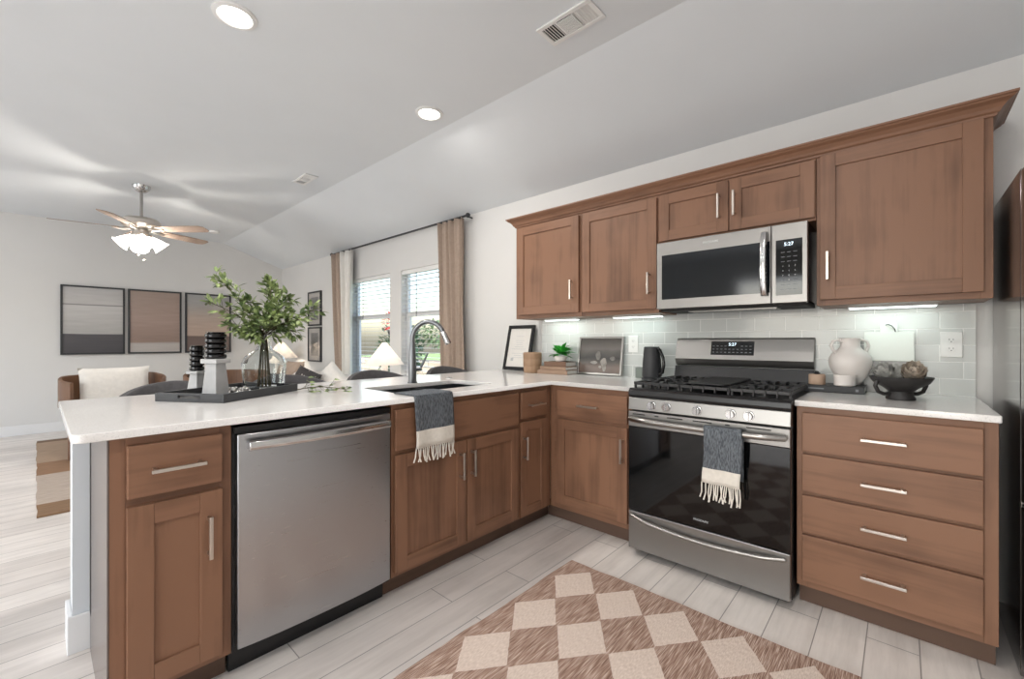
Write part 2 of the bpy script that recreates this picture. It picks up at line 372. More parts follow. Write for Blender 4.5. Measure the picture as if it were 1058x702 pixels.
def thing(name, label, cat, loc=(0, 0, 0), rotz=0, group=None):
    o = bpy.data.objects.new(name, None); COL.objects.link(o); o.location = loc; o.rotation_euler = (0, 0, rotz); o.empty_display_size = 0.05
    return tag(o, label, cat, group)
def struct(name, bm, m, bevel=0, smooth=False): return obj(name, bm, m, None, bevel, smooth, kind='structure')
def dup(root, loc, rotz=None, label=None):
    def rec(o, parent):
        c = o.copy(); COL.objects.link(c); c.parent = parent
        for ch in list(o.children): rec(ch, c)
        return c
    r = rec(root, None); r.location = loc
    if rotz is not None: r.rotation_euler = (0, 0, rotz)
    if label: r['label'] = label
    return r
B = bmesh.new
def text(name, s, size, m, parent, loc, rot, ext=0.0003):
    cu = bpy.data.curves.new(name, 'FONT'); cu.body = s; cu.size = size; cu.extrude = ext; cu.align_x = 'CENTER'; cu.align_y = 'CENTER'
    t = bpy.data.objects.new(name, cu); COL.objects.link(t); bpy.context.view_layer.update()
    me = bpy.data.meshes.new_from_object(t.evaluated_get(bpy.context.evaluated_depsgraph_get()))
    COL.objects.unlink(t); bpy.data.objects.remove(t)
    me.materials.clear(); me.materials.append(m)
    from mathutils import Euler
    me.transform(Matrix.Translation(Vector(loc) - (root_loc(parent) if parent else Vector())) @ Euler(rot).to_matrix().to_4x4())
    o = bpy.data.objects.new(name, me); COL.objects.link(o)
    if parent: o.parent = parent
    return o
def curve_slab(name, loops, z0, z1, m, bev=0.003):
    cu = bpy.data.curves.new(name, 'CURVE'); cu.dimensions = '2D'; cu.fill_mode = 'BOTH'
    cu.extrude = (z1 - z0) / 2 - bev; cu.bevel_depth = bev; cu.bevel_resolution = 2; cu.offset = -bev
    for lp in loops:
        s = cu.splines.new('POLY'); s.points.add(len(lp) - 1); s.use_cyclic_u = True
        for p, q in zip(s.points, lp): p.co = (q[0], q[1], 0, 1)
    t = bpy.data.objects.new(name, cu); COL.objects.link(t); t.location = (0, 0, 0); bpy.context.view_layer.update()
    me = bpy.data.meshes.new_from_object(t.evaluated_get(bpy.context.evaluated_depsgraph_get()))
    COL.objects.unlink(t); bpy.data.objects.remove(t)
    me.transform(Matrix.Translation((0, 0, (z0 + z1) / 2))); me.materials.clear(); me.materials.append(m); me.name = name
    o = bpy.data.objects.new(name, me); COL.objects.link(o); return o
def rounded(poly, radii, n=6):
    out = []; N = len(poly)
    for i, p in enumerate(poly):
        r = radii[i]; p = Vector(p)
        if not r: out.append(tuple(p)); continue
        a = (Vector(poly[i-1]) - p).normalized(); b = (Vector(poly[(i+1)%N]) - p).normalized()
        c = p + (a + b) * r
        for k in range(n + 1):
            t = k / n * PI / 2
            out.append(tuple(c - b * r * math.cos(t) - a * r * math.sin(t)))
    return out

# ------------------------------------------------------------------ the room
YW, XF, XR, YB = 2.895, -8.115, 1.35, -3.6
YCR, ZC, ZF = 2.004, 2.43, 2.742
CT, CB = 0.914, 0.889
bm = B(); bx(bm, XF-0.12, YB-0.12, -0.1, XR+0.12, YW+0.13, 0); struct('floor', bm, M_floor)
bm = B(); prism(bm, [(YB-0.12, ZF), (YCR, ZF), (YW+0.13, ZC-0.0455), (YW+0.13, ZF+0.15), (YB-0.12, ZF+0.15)], 0, XF-0.12, XR+0.12); struct('ceiling', bm, M_ceil)
WINS = [(-5.62, -4.66), (-4.42, -3.46)]; WZ0, WZ1 = 0.62, 2.005
bm = B(); us = [XF-0.12] + [u for w_ in WINS for u in w_] + [XR+0.12]
cells(bm, us, [0, WZ0, WZ1, ZC], lambda u, v: not (WZ0 < v < WZ1 and any(a < u < b for a, b in WINS)), lambda u, v, t: (u, t, v), YW, YW+0.125)
struct('wall_back', bm, M_wall)
bm = B(); prism(bm, [(YB, 0), (YW, 0), (YW, ZC), (YCR, ZF), (YB, ZF)], 0, XF-0.12, XF); struct('wall_left', bm, M_wall)
bm = B(); prism(bm, [(YB, 0), (YW, 0), (YW, ZC), (YCR, ZF), (YB, ZF)], 0, XR, XR+0.12); struct('wall_right', bm, M_wall)
FO = [(-7.3, -4.7, 0.7, 2.2), (-2.2, 0.4, 0.0, 2.2)]  # unseen openings, added so light enters from behind the camera
bm = B(); cells(bm, [XF-0.12, -7.3, -4.7, -2.2, 0.4, XR+0.12], [0, 0.7, 2.2, ZF], lambda u, v: not any(a < u < b and c < v < d for a, b, c, d in FO), lambda u, v, t: (u, t, v), YB-0.12, YB)
struct('wall_front', bm, M_wall)
def baseboard(name, x0, y0, x1, y1):
    bm = B(); bx(bm, x0, y0, 0, x1, y1, 0.125); 
    return struct(name, bm, M_trim, 0.004)
baseboard('baseboard_left', XF, YB, XF+0.014, YW)
baseboard('baseboard_back', XF+0.0145, YW-0.014, -2.72, YW)
# low wall behind the peninsula cabinets, its end showing
bm = B(); bx(bm, -2.46, 0.09, 0, -2.316, 2.894, CB-0.001); struct('wall_peninsula', bm, plain('half_wall_paint', srgb(214, 218, 222), 0.5, 0, 0.01))
bm = B()
prism(bm, [(-2.4745, 0.0755), (-2.3015, 0.0755), (-2.3015, 0.139), (-2.315, 0.139), (-2.315, 0.0895), (-2.461, 0.0895), (-2.461, 2.88), (-2.4745, 2.88)], 2, 0, 0.14)
struct('baseboard_peninsula', bm, M_trim, 0.003)
# windows
def window(i, x0, x1):
    bm = B(); y0, y1 = YW+0.075, YW+0.115; f = 0.035
    bx(bm, x0, y0, WZ0, x0+f, y1, WZ1); bx(bm, x1-f, y0, WZ0, x1, y1, WZ1); bx(bm, x0+f, y0, WZ0, x1-f, y1, WZ0+f); bx(bm, x0+f, y0, WZ1-f, x1-f, y1, WZ1)
    bx(bm, x0+f, y0-0.01, 1.465, x1-f, y1, 1.515)
    bx(bm, x0+f, y0+0.005, WZ0+f, x0+f+0.03, y1-0.005, 1.465); bx(bm, x1-f-0.03, y0+0.005, WZ0+f, x1-f, y1-0.005, 1.465)
    wo = struct('window_%d' % i, bm, M_trim, 0.003)
    bm = B(); bx(bm, x0+f, y0+0.018, WZ0+f, x1-f, y0+0.022, WZ1-f); obj('pane', bm, M_pane, wo)
    bm = B(); bx(bm, x0+0.005, YW-0.02, WZ0-0.02, x1-0.005, YW+0.074, WZ0+0.004); obj('sill', bm, M_trim, wo, 0.003)
for i, (a, b_) in enumerate(WINS): window(i+1, a, b_)

# ------------------------------------------------------------------ backsplash
t = None
bm = B(); bx(bm, -2.28, YW-0.010, CT+0.0005, 0.252, YW-0.0005, 1.3455); bx(bm, -1.125, YW-0.010, 1.3455, -0.335, YW-0.0005, 1.40)
tag(obj('backsplash', bm, M_tile), 'white glossy subway tile backsplash between the counter and the wall cabinets', 'backsplash')

# ------------------------------------------------------------------ cabinets (local frame: x right, y into the cabinet, face frame front at y=0)
def pull(parent, x, z, horiz=True, L=0.137, y=-0.02, out=0.03, m=None, label=None):
    bm = B(); h = L/2; s = 0.0055
    if horiz:
        bx(bm, x-h, y-out-2*s, z-s, x+h, y-out, z+s)
        for sx in (-1, 1): bx(bm, x+sx*(h-0.012)-s, y-out, z-s*0.8, x+sx*(h-0.012)+s, y, z+s*0.8)
    else:
        bx(bm, x-s, y-out-2*s, z-h, x+s, y-out, z+h)
        for sz in (-1, 1): bx(bm, x-s*0.8, y-out, z+sz*(h-0.012)-s, x+s*0.8, y, z+sz*(h-0.012)+s)
    return obj('handle', bm, m or M_nickel, parent, 0.0015, world=False, label=label)
def shaker(root, x0, z0, x1, z1, hx=None, hz=None, st=0.062, name='door', label=None):
    bm = B()
    bx(bm, x0, -0.02, z0, x0+st, 0, z1, 1); bx(bm, x1-st, -0.02, z0, x1, 0, z1, 1)
    bx(bm, x0+st, -0.02, z0, x1-st, 0, z0+st, 0); bx(bm, x0+st, -0.02, z1-st, x1-st, 0, z1, 0)
    bx(bm, x0+st-0.002, -0.011, z0+st-0.002, x1-st+0.002, -0.003, z1-st+0.002, 1)
    d = obj(name, bm, [WX, WZ], root, 0.0015, world=False, label=label)
    if hx is not None: pull(d, hx, hz, False)
    return d
def slab_front(root, x0, z0, x1, z1, handle=True, name='drawer'):
    bm = B(); bx(bm, x0, -0.02, z0, x1, 0, z1)
    d = obj(name, bm, WX, root, 0.003, world=False)
    if handle: pull(d, (x0+x1)/2, (z0+z1)/2 + 0.0)
    return d
def carcass(root, wd, dp, z0=0.1, z1=CB-0.0005, toe=True, stile_l=0.0, panelmat=None, toe_l=0.0, toe_r=None):
    bm = B(); t = 0.018; e = 0.0006
    sw = 0.036
    bx(bm, e, 0.0, z0, sw, 0.019, z1, 1); bx(bm, wd-sw, 0.0, z0, wd-e, 0.019, z1, 1); bx(bm, sw, 0.0, z0, wd-sw, 0.019, z1, 0)   # face frame
    bx(bm, e, 0.019, z0, t, dp, z1, 1); bx(bm, wd-t, 0.019, z0, wd-e, dp, z1, 1)
    bx(bm, t, 0.019, z0, wd-t, dp, z0+t, 0); bx(bm, t, dp-0.008, z0+t, wd-t, dp, z1, 1)
    if z0 > 0.5: bx(bm, t, 0.019, z1-t, wd-t, dp-0.008, z1, 0)
    obj('body', bm, [WX, WZ], root, 0.001, world=False)
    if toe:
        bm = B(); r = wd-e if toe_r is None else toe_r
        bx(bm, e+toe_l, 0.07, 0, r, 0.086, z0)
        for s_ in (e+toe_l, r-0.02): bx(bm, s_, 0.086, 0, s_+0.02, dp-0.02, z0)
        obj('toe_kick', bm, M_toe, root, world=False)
XP = -1.71            # face-frame plane of the peninsula run (faces +x)
YR = 2.248            # face-frame plane of the wall run (faces -y)
def pen(name, label, y0, y1): 
    return thing(name, label, 'cabinet', (XP, y0, 0), PI/2), y1 - y0
# peninsula end cabinet
c, wd = pen('base_cabinet', 'brown base cabinet with one drawer over one door at the open end of the peninsula', 0.14, 0.447)
carcass(c, wd, 0.585)
slab_front(c, 0.038, 0.703, wd-0.030, 0.861)
shaker(c, 0.038, 0.125, wd-0.030, 0.678, 0.237, 0.536)
bm = B(); bx(bm, 0.0, -0.0005, 0.0, -0.004, 0.585, CB-0.001); 
sc_ = B(); bx(sc_, -0.0042, 0.538, 0.145, -0.0052, 0.578, CB-0.001); obj('gap_shade_strip', sc_, M_dark, c, world=False)  # dark strip laid on the panel as the shade of the gap
obj('end_panel', bm, M_panel, c, world=False, label='grey-brown satin end panel')
# sink cabinet
c, wd = pen('sink_cabinet', 'brown wooden sink cabinet with a wide blank front over two doors, next to the dishwasher', 1.068, 1.928)
carcass(c, wd, 0.585)
slab_front(c, 0.012, 0.675, wd-0.013, 0.861, False, 'false_front')
shaker(c, 0.012, 0.122, 0.434, 0.655, 0.388, 0.533); shaker(c, 0.441, 0.122, wd-0.013, 0.655, 0.466, 0.533)
# narrow cabinet
c, wd = pen('base_cabinet', 'narrow brown base cabinet with one small drawer and a slim door beside the inner corner', 1.929, 2.2475)
carcass(c, wd, 0.585, toe_r=wd+0.0695)
slab_front(c, 0.012, 0.703, 0.257, 0.861); shaker(c, 0.012, 0.112, 0.257, 0.682, 0.022+0.005, 0.53, 0.055)
# wall run, left of range
XL_, XR_ = -1.129, -0.346
c = thing('base_cabinet', 'brown base cabinet with one drawer over one door between the inner corner and the range', 'cabinet', (XP+0.0005, YR, 0), 0)
wd = XL_ - XP - 0.003
carcass(c, wd, 0.635, toe_l=-0.07)
slab_front(c, 0.064, 0.695, wd-0.022, 0.857); shaker(c, 0.064, 0.135, wd-0.022, 0.677, wd-0.044, 0.55)
# drawer base right
c = thing('drawer_cabinet', 'brown wooden base cabinet with four stacked drawers between the range and the refrigerator', 'cabinet', (XR_, YR, 0), 0)
wd = 0.252 - XR_
carcass(c, wd, 0.635)
for z0, z1 in ((0.694, 0.861), (0.518, 0.681), (0.345, 0.503), (0.131, 0.331)): slab_front(c, 0.022, z0, wd-0.038, z1)
# uppers
YU = 2.604
def upper(name, label, x0, x1, z0, doors, zt=2.10):
    c = thing(name, label, 'cabinet', (x0, YU, 0), 0)
    carcass(c, x1-x0, YW-YU-0.012 if z0 < 1.5 else YW-YU-0.012, z0, zt, toe=False)
    for a, b_, za, zb, hx, hz in doors: shaker(c, a-x0, za, b_-x0, zb, hx-x0, hz)
    return c
upper('wall_cabinet', 'single-door brown wall cabinet at the left end of the row, above the leafy pot plant', -2.325, -1.700, 1.347, [(-2.296, -1.715, 1.378, 2.07, -1.765, 1.539)])
upper('wall_cabinet', 'single-door brown wall cabinet immediately left of the microwave', -1.699, -1.127, 1.347, [(-1.686, -1.138, 1.375, 2.067, -1.181, 1.533)])
upper('wall_cabinet', 'short two-door brown wall cabinet above the microwave', -1.126, -0.318, 1.775, [(-1.121, -0.721, 1.788, 2.072, -0.767, 1.93), (-0.716, -0.322, 1.788, 2.072, -0.687, 1.93)])
upper('wall_cabinet', 'widest single-door brown wall cabinet at the right end, beside the refrigerator', -0.317, 0.277, 1.347, [(-0.301, 0.249, 1.375, 2.082, -0.268, 1.537)])
# crown moulding
bm = B(); prof = [(0.001, 2.083), (0.008, 2.086), (0.010, 2.094), (0.018, 2.100), (0.024, 2.112), (0.036, 2.126), (0.052, 2.136), (0.056, 2.142), (0.062, 2.144), (0.062, 2.153), (0.0, 2.153)]
x0, x1 = -2.325, 0.277
lines = [[bm.verts.new(p) for p in ((x0-o, YW-0.001, z), (x0-o, YU-o, z), (x1+o, YU-o, z), (x1+o, YW-0.001, z))] for o, z in prof]
for a, b_ in zip(lines, lines[1:]):
    for k in range(3): bm.faces.new((a[k], a[k+1], b_[k+1], b_[k]))
bm.faces.new([l_[0] for l_ in lines]); bm.faces.new([l_[3] for l_ in lines])
bx(bm, x0, YU-0.0, 2.1015, x1, YU+0.02, 2.15)
tag(obj('crown_molding', bm, WX), 'stepped brown wooden crown moulding running along the tops of the wall cabinets', 'moulding')
# under-cabinet lights
for x0, x1, lb in ((-2.17, -1.86, 'leftmost slim light strip under the wall cabinets, above the pot plant'), (-1.55, -1.19, 'middle slim light strip under the wall cabinets, above the framed photo'), (-0.207, 0.124, 'rightmost slim light strip under the wall cabinets, above the white jug')):
    t = thing('under_cabinet_light', lb, 'light', ((x0+x1)/2, 2.80, 1.335))
    bm = B(); bx(bm, x0, 2.77, 1.338, x1, 2.83, 1.3465); obj('housing', bm, M_plastic, t, 0.002)
    bm = B(); bx(bm, x0+0.006, 2.775, 1.333, x1-0.006, 2.825, 1.3378); obj('diffuser', bm, M_strip, t, 0.001)
    area('strip_glow', ((x0+x1)/2, 2.80, 1.331), (0, 0, 0), x1-x0-0.02, 0.04, 0.27, (0.80, 1, 0.95))

# ------------------------------------------------------------------ countertops
outer = rounded([(-1.675, 0.062), (-1.675, 2.213), (-1.128, 2.213), (-1.128, YW-0.0015), (-2.693, YW-0.0015), (-2.693, 0.062)], [0.03, 0, 0, 0, 0, 0.025])
SX0, SX1, SY0, SY1 = -2.205, -1.835, 1.19, 1.86
hole = rounded([(SX0, SY0), (SX0, SY1), (SX1, SY1), (SX1, SY0)], [0.05]*4)
tag(curve_slab('countertop', [outer, hole], CB, CT, M_quartz), 'L-shaped white quartz countertop over the peninsula with the sink cut into it', 'countertop')
tag(curve_slab('countertop', [rounded([(-0.348, 2.213), (0.256, 2.213), (0.256, YW-0.0015), (-0.348, YW-0.0015)], [0, 0.006, 0, 0])], CB, CT, M_quartz), 'short white quartz countertop between the range and the refrigerator', 'countertop')
# sink
t = thing('sink', 'undermount stainless double-bowl sink in the peninsula countertop', 'sink', ((SX0+SX1)/2, (SY0+SY1)/2, 0.70))
bm = B(); zt, zb = CB-0.001, 0.705; o_ = 0.004; ym = (SY0+SY1)/2
def bowl(bm, x0, y0, x1, y1, zt, zb):
    th = 0.003
    bx(bm, x0-th, y0-th, zb-th, x1+th, y1+th, zb); bx(bm, x0-th, y0-th, zb, x0, y1+th, zt); bx(bm, x1, y0-th, zb, x1+th, y1+th, zt)
    bx(bm, x0, y0-th, zb, x1, y0, zt); bx(bm, x0, y1, zb, x1, y1+th, zt)
bowl(bm, SX0-0.006, SY0-0.006, SX1+0.006, ym-0.012, zt, zb); bowl(bm, SX0-0.006, ym+0.012, SX1+0.006, SY1+0.006, zt, zb)
bx(bm, SX0-0.006, ym-0.015, zt-0.03, SX1+0.006, ym+0.015, zt-0.012)
obj('basin', bm, M_faucet, t)
for yy in ((SY0+ym)/2, (SY1+ym)/2):
    bm = B(); lathe(bm, [(0, zb+0.001), (0.03, zb+0.001), (0.042, zb+0.004), (0.045, zb+0.0005)], ((SX0+SX1)/2, yy, 0), 24); obj('drain', bm, M_chrome, t, smooth=True)
bm = B(); lathe(bm, [(0, 0.001), (0.022, 0.001), (0.022, 0.004), (0.018, 0.007), (0, 0.007)], (-2.325, 1.91, CT), 24)
tag(obj('hole_cover', bm, M_chrome, smooth=True), 'small round metal cover set on the countertop behind the sink', 'cover')
# faucet
t = thing('faucet', 'brushed steel gooseneck kitchen faucet behind the sink', 'faucet', (-2.235, 1.545, CT))
fb = Vector((-2.235, 1.545, 0)); fd = Vector((0.80, 0.60, 0)).normalized()
bm = B(); lathe(bm, [(0, 0), (0.030, 0), (0.030, 0.006), (0.025, 0.010), (0.0245, 0.10), (0.021, 0.16), (0.017, 0.24), (0.0155, 0.25), (0, 0.25)], fb + Vector((0, 0, CT+0.0005)), 28); obj('post', bm, M_faucet, t, smooth=True)
pts = [fb + Vector((0, 0, 1.16))]; Rr = 0.100
for k in range(0, 25):
    a = PI - k/24*PI*0.86; pts.append(fb + fd*(Rr + Rr*math.cos(a)) + Vector((0, 0, 1.180 + 1.1*Rr*math.sin(a))))
bm = B(); tube(bm, pts, 0.0145, 18); obj('spout', bm, M_faucet, t, smooth=True)
e = pts[-1]; d = (pts[-1]-pts[-2]).normalized()
bm = B(); tube(bm, [e - d*0.002, e + d*0.012, e + d*0.07, e + d*0.082], [0.0155, 0.018, 0.021, 0.018], 20); sh = obj('spray_head', bm, M_chrome, t, smooth=True)
side = Vector((0.55, 0.84, 0)).normalized()
bm = B(); p = fb + Vector((0, 0, 1.0)); tube(bm, [p + side*0.018, p + side*0.052], 0.014, 16)
tube(bm, [p + side*0.045, p + side*0.062 + Vector((0, 0, 0.03)), p + side*0.092 + Vector((0, 0, 0.095))], [0.008, 0.007, 0.0055], 12); obj('lever', bm, M_faucet, t, smooth=True)

# ------------------------------------------------------------------ dishwasher (local frame rotated)
t = thing('dishwasher', 'stainless steel dishwasher with a bar handle set into the peninsula', 'dishwasher', (XP, 0.449, 0), PI/2)
W = 0.616
bm = B(); bx(bm, 0.002, 0.01, 0.09, W-0.002, 0.585, 0.872); obj('tub', bm, M_black, t, world=False)
bm = B(); N = 14
def face_y(u): return -0.018 - 0.016 * (1 - (2*u-1)**4*0.5 - (2*u-1)**2*0.5)
ptsf = [(0.012 + (W-0.024)*k/N, face_y(k/N)) for k in range(N+1)]
prism(bm, ptsf + [(W-0.012, 0.009), (0.012, 0.009)], 2, 0.112, 0.85); obj('door', bm, M_steely, t, 0.003, smooth=True, world=False)
bm = B(); bx(bm, 0.006, -0.004, 0.851, W-0.006, 0.009, 0.874); obj('control_strip', bm, M_black, t, world=False)
bm = B(); bx(bm, 0.004, 0.06, 0.0, W-0.004, 0.075, 0.095); obj('kick_plate', bm, M_black, t, world=False)
bm = B(); hp = []
for k in range(21):
    u = k/20; hp.append((0.037 + 0.545*u - 0.0, -0.052 - 0.018*math.sin(PI*u), 0.812))
for i in range(20):
    pass
secs = []
for p in hp: 
    x, y, z = p; secs.append([bm.verts.new((x, y + dy, z + dz)) for dy, dz in ((-0.009, -0.014), (0.006, -0.019), (0.006, 0.019), (-0.009, 0.014), (-0.013, 0.0))])
for a, b_ in zip(secs, secs[1:]):
    for k in range(5): bm.faces.new((a[k], a[(k+1)%5], b_[(k+1)%5], b_[k]))
bm.faces.new(secs[0]); bm.faces.new(secs[-1][::-1])
for x in (0.045, 0.574): bx(bm, x-0.008, -0.048, 0.800, x+0.008, -0.020, 0.824)
obj('handle', bm, M_chrome, t, 0.002, smooth=True, world=False)

# ------------------------------------------------------------------ range
t = thing('range', 'stainless steel gas range with black oven glass and five knobs', 'range', (-0.737, 2.5, 0))
RX0, RX1 = -1.118, -0.356; YF = 2.185
bm = B(); bx(bm, RX0, YF+0.03, 0.035, RX1, 2.86, 0.868); obj('body', bm, M_black, t, 0.002)
for x in (RX0+0.04, RX1-0.04):
    for y in (2.27, 2.80):
        bm = B(); cyl(bm, (x, y, 0.0), (x, y, 0.036), 0.018, 0.014, 14); obj('foot', bm, M_dark, t)
# control fascia
bm = B(); prism(bm, [(YF+0.030, 0.800), (YF-0.010, 0.798), (YF-0.002, 0.864), (YF+0.030, 0.868)], 0, RX0, RX1); obj('control_fascia', bm, M_steelx, t, 0.003)
for x in (-0.984, -0.904, -0.751, -0.597, -0.521):
    bm = B(); z = 0.829; y = YF-0.008
    cyl(bm, (x, y+0.004, z), (x, y-0.004, z), 0.024, 0.023, 28); cyl(bm, (x, y-0.004, z), (x, y-0.022, z), 0.020, 0.018, 28); bx(bm, x-0.0045, y-0.030, z-0.019, x+0.0045, y-0.021, z+0.019)
    k = obj('knob', bm, M_chrome, t, 0.001, smooth=True)
# cooktop
bm = B(); prism(bm, [(YF-0.004, 0.866), (YF-0.008, 0.880), (YF-0.004, 0.902), (YF+0.012, 0.913), (YF+0.035, 0.913), (YF+0.045, 0.906), (2.80, 0.906), (2.80, 0.868), (YF+0.02, 0.866)], 0, RX0-0.001, RX1+0.001); obj('cooktop', bm, M_black, t, 0.002)
for x, y, r in ((-0.985, 2.35, 0.045), (-0.985, 2.65, 0.035), (-0.737, 2.50, 0.05), (-0.49, 2.35, 0.05), (-0.49, 2.65, 0.035)):
    bm = B(); lathe(bm, [(0, 0), (r+0.01, 0), (r+0.008, 0.008), (r, 0.010), (r, 0.017), (r-0.006, 0.020), (0, 0.020)], (x, y, 0.9062), 24); obj('burner', bm, M_iron, t, smooth=True)
def grate(x0, x1, kind):
    bm = B(); y0, y1 = YF+0.045, 2.775; z0, z1 = 0.930, 0.946; s = 0.006
    for x in (x0, x1): bx(bm, x-s, y0, z0, x+s, y1, z1)
    for y in (y0, (y0+y1)/2, y1): bx(bm, x0, y-s, z0, x1, y+s, z1)
    for x in (x0, x1):
        for y in (y0+0.01, y1-0.01): bx(bm, x-s, y-s, 0.9065, x+s, y+s, z0)
    n = 4 if kind == 'side' else 3
    for k in range(1, n+1):
        x = x0 + (x1-x0)*k/(n+1)
        for a, b_ in ((y0, y0+0.10), ((y0+y1)/2-0.085, (y0+y1)/2+0.085), (y1-0.10, y1)): bx(bm, x-0.004, a, z0+0.002, x+0.004, b_, z1+0.002)
        bx(bm, x-0.004, y0-0.012, 0.915, x+0.004, y0+0.01, z1-0.003)
    for y in (y0+(y1-y0)*0.25, y0+(y1-y0)*0.75):
        bx(bm, x0, y-0.004, z0+0.002, x0+0.07, y+0.004, z1+0.002); bx(bm, x1-0.07, y-0.004, z0+0.002, x1, y+0.004, z1+0.002)
    return obj('grate', bm, M_iron, t, 0.002)
grate(RX0+0.012, RX0+0.252, 'side'); grate(RX0+0.268, RX1-0.268, 'mid'); grate(RX1-0.252, RX1-0.012, 'side')
bm = B(); prism(bm, rounded([(-0.84, 2.26), (-0.635, 2.26), (-0.635, 2.74), (-0.84, 2.74)], [0.04]*4), 2, 0.9495, 0.958); obj('griddle_plate', bm, M_iron, t, 0.003)
# backguard
bm = B(); prism(bm, [(2.80, 0.868), (2.884, 0.868), (2.884, 1.01), (2.835, 1.01), (2.815, 0.93)], 0, RX0, RX1); obj('back_riser', bm, M_black, t, 0.002)
bm = B(); prism(bm, [(2.838, 1.035), (2.846, 1.018), (2.884, 1.012), (2.884, 1.190), (2.868, 1.190), (2.862, 1.182), (2.830, 1.058)], 0, RX0, RX1); obj('backguard', bm, M_steelx, t, 0.003)
bm = B(); 
def onbg(z): return 2.830 + (z-1.058)/(1.182-1.058)*0.032
prism(bm, [(onbg(1.085)-0.0012, 1.085), (onbg(1.168)-0.0012, 1.168), (onbg(1.168)+0.004, 1.168), (onbg(1.085)+0.004, 1.085)], 0, -0.895, -0.652); cp = obj('control_panel', bm, M_glassblk, t, 0.001)
tilt = math.atan2(0.032, 0.124)
text('clock_digits', '5:27', 0.026, M_digit, cp, (-0.772, onbg(1.150)-0.002, 1.150), (PI/2 + tilt*-1 if False else PI/2 - tilt, 0, 0))
bm = B()
for r in range(3):
    for k in range(10):
        z = 1.140 - r*0.019; x = -0.880 + k*0.0232
        if r == 0 and 3 < k < 7: continue
        bx(bm, x-0.006, onbg(z)-0.0022, z-0.002, x+0.006, onbg(z)-0.0012, z+0.002)
obj('button_marks', bm, M_dimprint, cp)
# oven door
bm = B(); bx(bm, RX0+0.002, YF-0.012, 0.708, RX1-0.002, YF+0.028, 0.790); bx(bm, RX0+0.002, YF+0.0, 0.250, RX1-0.002, YF+0.028, 0.708); od = obj('oven_door', bm, M_steelx, t, 0.003)
bm = B(); bx(bm, RX0+0.002, YF-0.010, 0.252, RX1-0.002, YF-0.0005, 0.707); og = obj('oven_glass', bm, M_glassblk, od, 0.002)
text('brand_lettering', 'FRIGIDAIRE', 0.014, M_print, og, (-0.732, YF-0.0108, 0.292), (PI/2, 0, 0))
for x0, x1 in ((-1.09, -1.02), (-0.965, -0.945), (-0.90, -0.82), (-0.77, -0.68), (-0.62, -0.60), (-0.53, -0.43)):
    bm = B(); bx(bm, x0, YF-0.0135, 0.7735, x1, YF-0.0121, 0.779); obj('vent_slot', bm, M_dark, od)
def barhandle(x0, x1, y, z, r, sag, out, parent, n=24, m=M_steel):
    bm = B(); pts = []
    for k in range(n+1):
        u = k/n; s_ = math.sin(PI*u); pts.append((x0+(x1-x0)*u, y - out*(0.35+0.65*min(1, s_*3.0)), z - sag*s_))
    tube(bm, [(x0+0.004, y+0.0, z)] + pts + [(x1-0.004, y, z)], r, 16)
    return obj('handle', bm, m, parent, smooth=True)
barhandle(RX0+0.022, RX1-0.022, YF-0.010, 0.752, 0.0155, 0.004, 0.045, od)
# drawer
bm = B(); N = 16
top = [(RX0+0.002+(RX1-RX0-0.004)*k/N, 0.247 - 0.0*math.sin(PI*k/N)) for k in range(N+1)]
bx(bm, RX0+0.002, YF-0.010, 0.042, RX1-0.002, YF+0.028, 0.247); dr = obj('storage_drawer', bm, M_steelx, t, 0.004)
barhandle(RX0+0.022, RX1-0.022, YF-0.009, 0.222, 0.0105, 0.028, 0.026, dr)

# ------------------------------------------------------------------ microwave
t = thing('microwave', 'stainless over-the-range microwave with a black window and keypad', 'microwave', (-0.72, 2.7, 1.36))
MX0, MX1, MY = -1.098, -0.340, 2.50
bm = B(); bx(bm, MX0+0.004, MY+0.035, 1.372, MX1-0.004, 2.883, 1.765); obj('body', bm, M_fridge, t)
bm = B(); bx(bm, MX0, MY+0.0, 1.362, -0.4955, MY+0.034, 1.758); md = obj('door', bm, M_steelx, t, 0.003)
bm = B(); bx(bm, -0.4935, MY, 1.362, MX1, MY+0.034, 1.758); mp_ = obj('control_face', bm, M_steelx, t, 0.003)
bm = B(); bx(bm, -1.066, MY-0.002, 1.418, -0.500, MY-0.0004, 1.680); obj('window', bm, M_winblk, md)
bm = B(); bx(bm, -0.474, MY-0.002, 1.401, -0.361, MY-0.0004, 1.678); kp = obj('keypad', bm, M_glassblk, mp_)
text('clock_digits', '5:27', 0.024, M_digit, kp, (-0.418, MY-0.0026, 1.654), (PI/2, 0, 0))
text('brand_lettering', 'FRIGIDAIRE', 0.016, M_print, md, (-0.79, MY-0.0006, 1.722), (PI/2, 0, 0))
for r in range(9):
    for k in range(3):
        x = -0.443 + k*0.026; z = 1.615 - r*0.0232
        if r >= 3 and r <= 6:
            s_ = [['1','2','3'],['4','5','6'],['7','8','9'],['','0','']][r-3][k]
            if s_: text('key_digit', s_, 0.010, M_print, kp, (x, MY-0.0026, z), (PI/2, 0, 0)); continue
        bm = B(); bx(bm, x-0.008, MY-0.0028, z-0.0012, x+0.008, MY-0.002, z+0.0012); obj('key_mark', bm, M_dimprint, kp)
bm = B(); pts = []
for k in range(25):
    u = k/24; pts.append((-0.523, MY - 0.018 - 0.030*math.sin(PI*u)**0.6, 1.402 + 0.325*u))
secs = [[bm.verts.new((p[0]+dx, p[1]+dy, p[2])) for dx, dy in ((-0.017, 0.006), (-0.012, -0.006), (0, -0.010), (0.012, -0.006), (0.017, 0.006))] for p in pts]
for a, b_ in zip(secs, secs[1:]):
    for k in range(5): bm.faces.new((a[k], a[(k+1)%5], b_[(k+1)%5], b_[k]))
bm.faces.new(secs[0]); bm.faces.new(secs[-1][::-1])
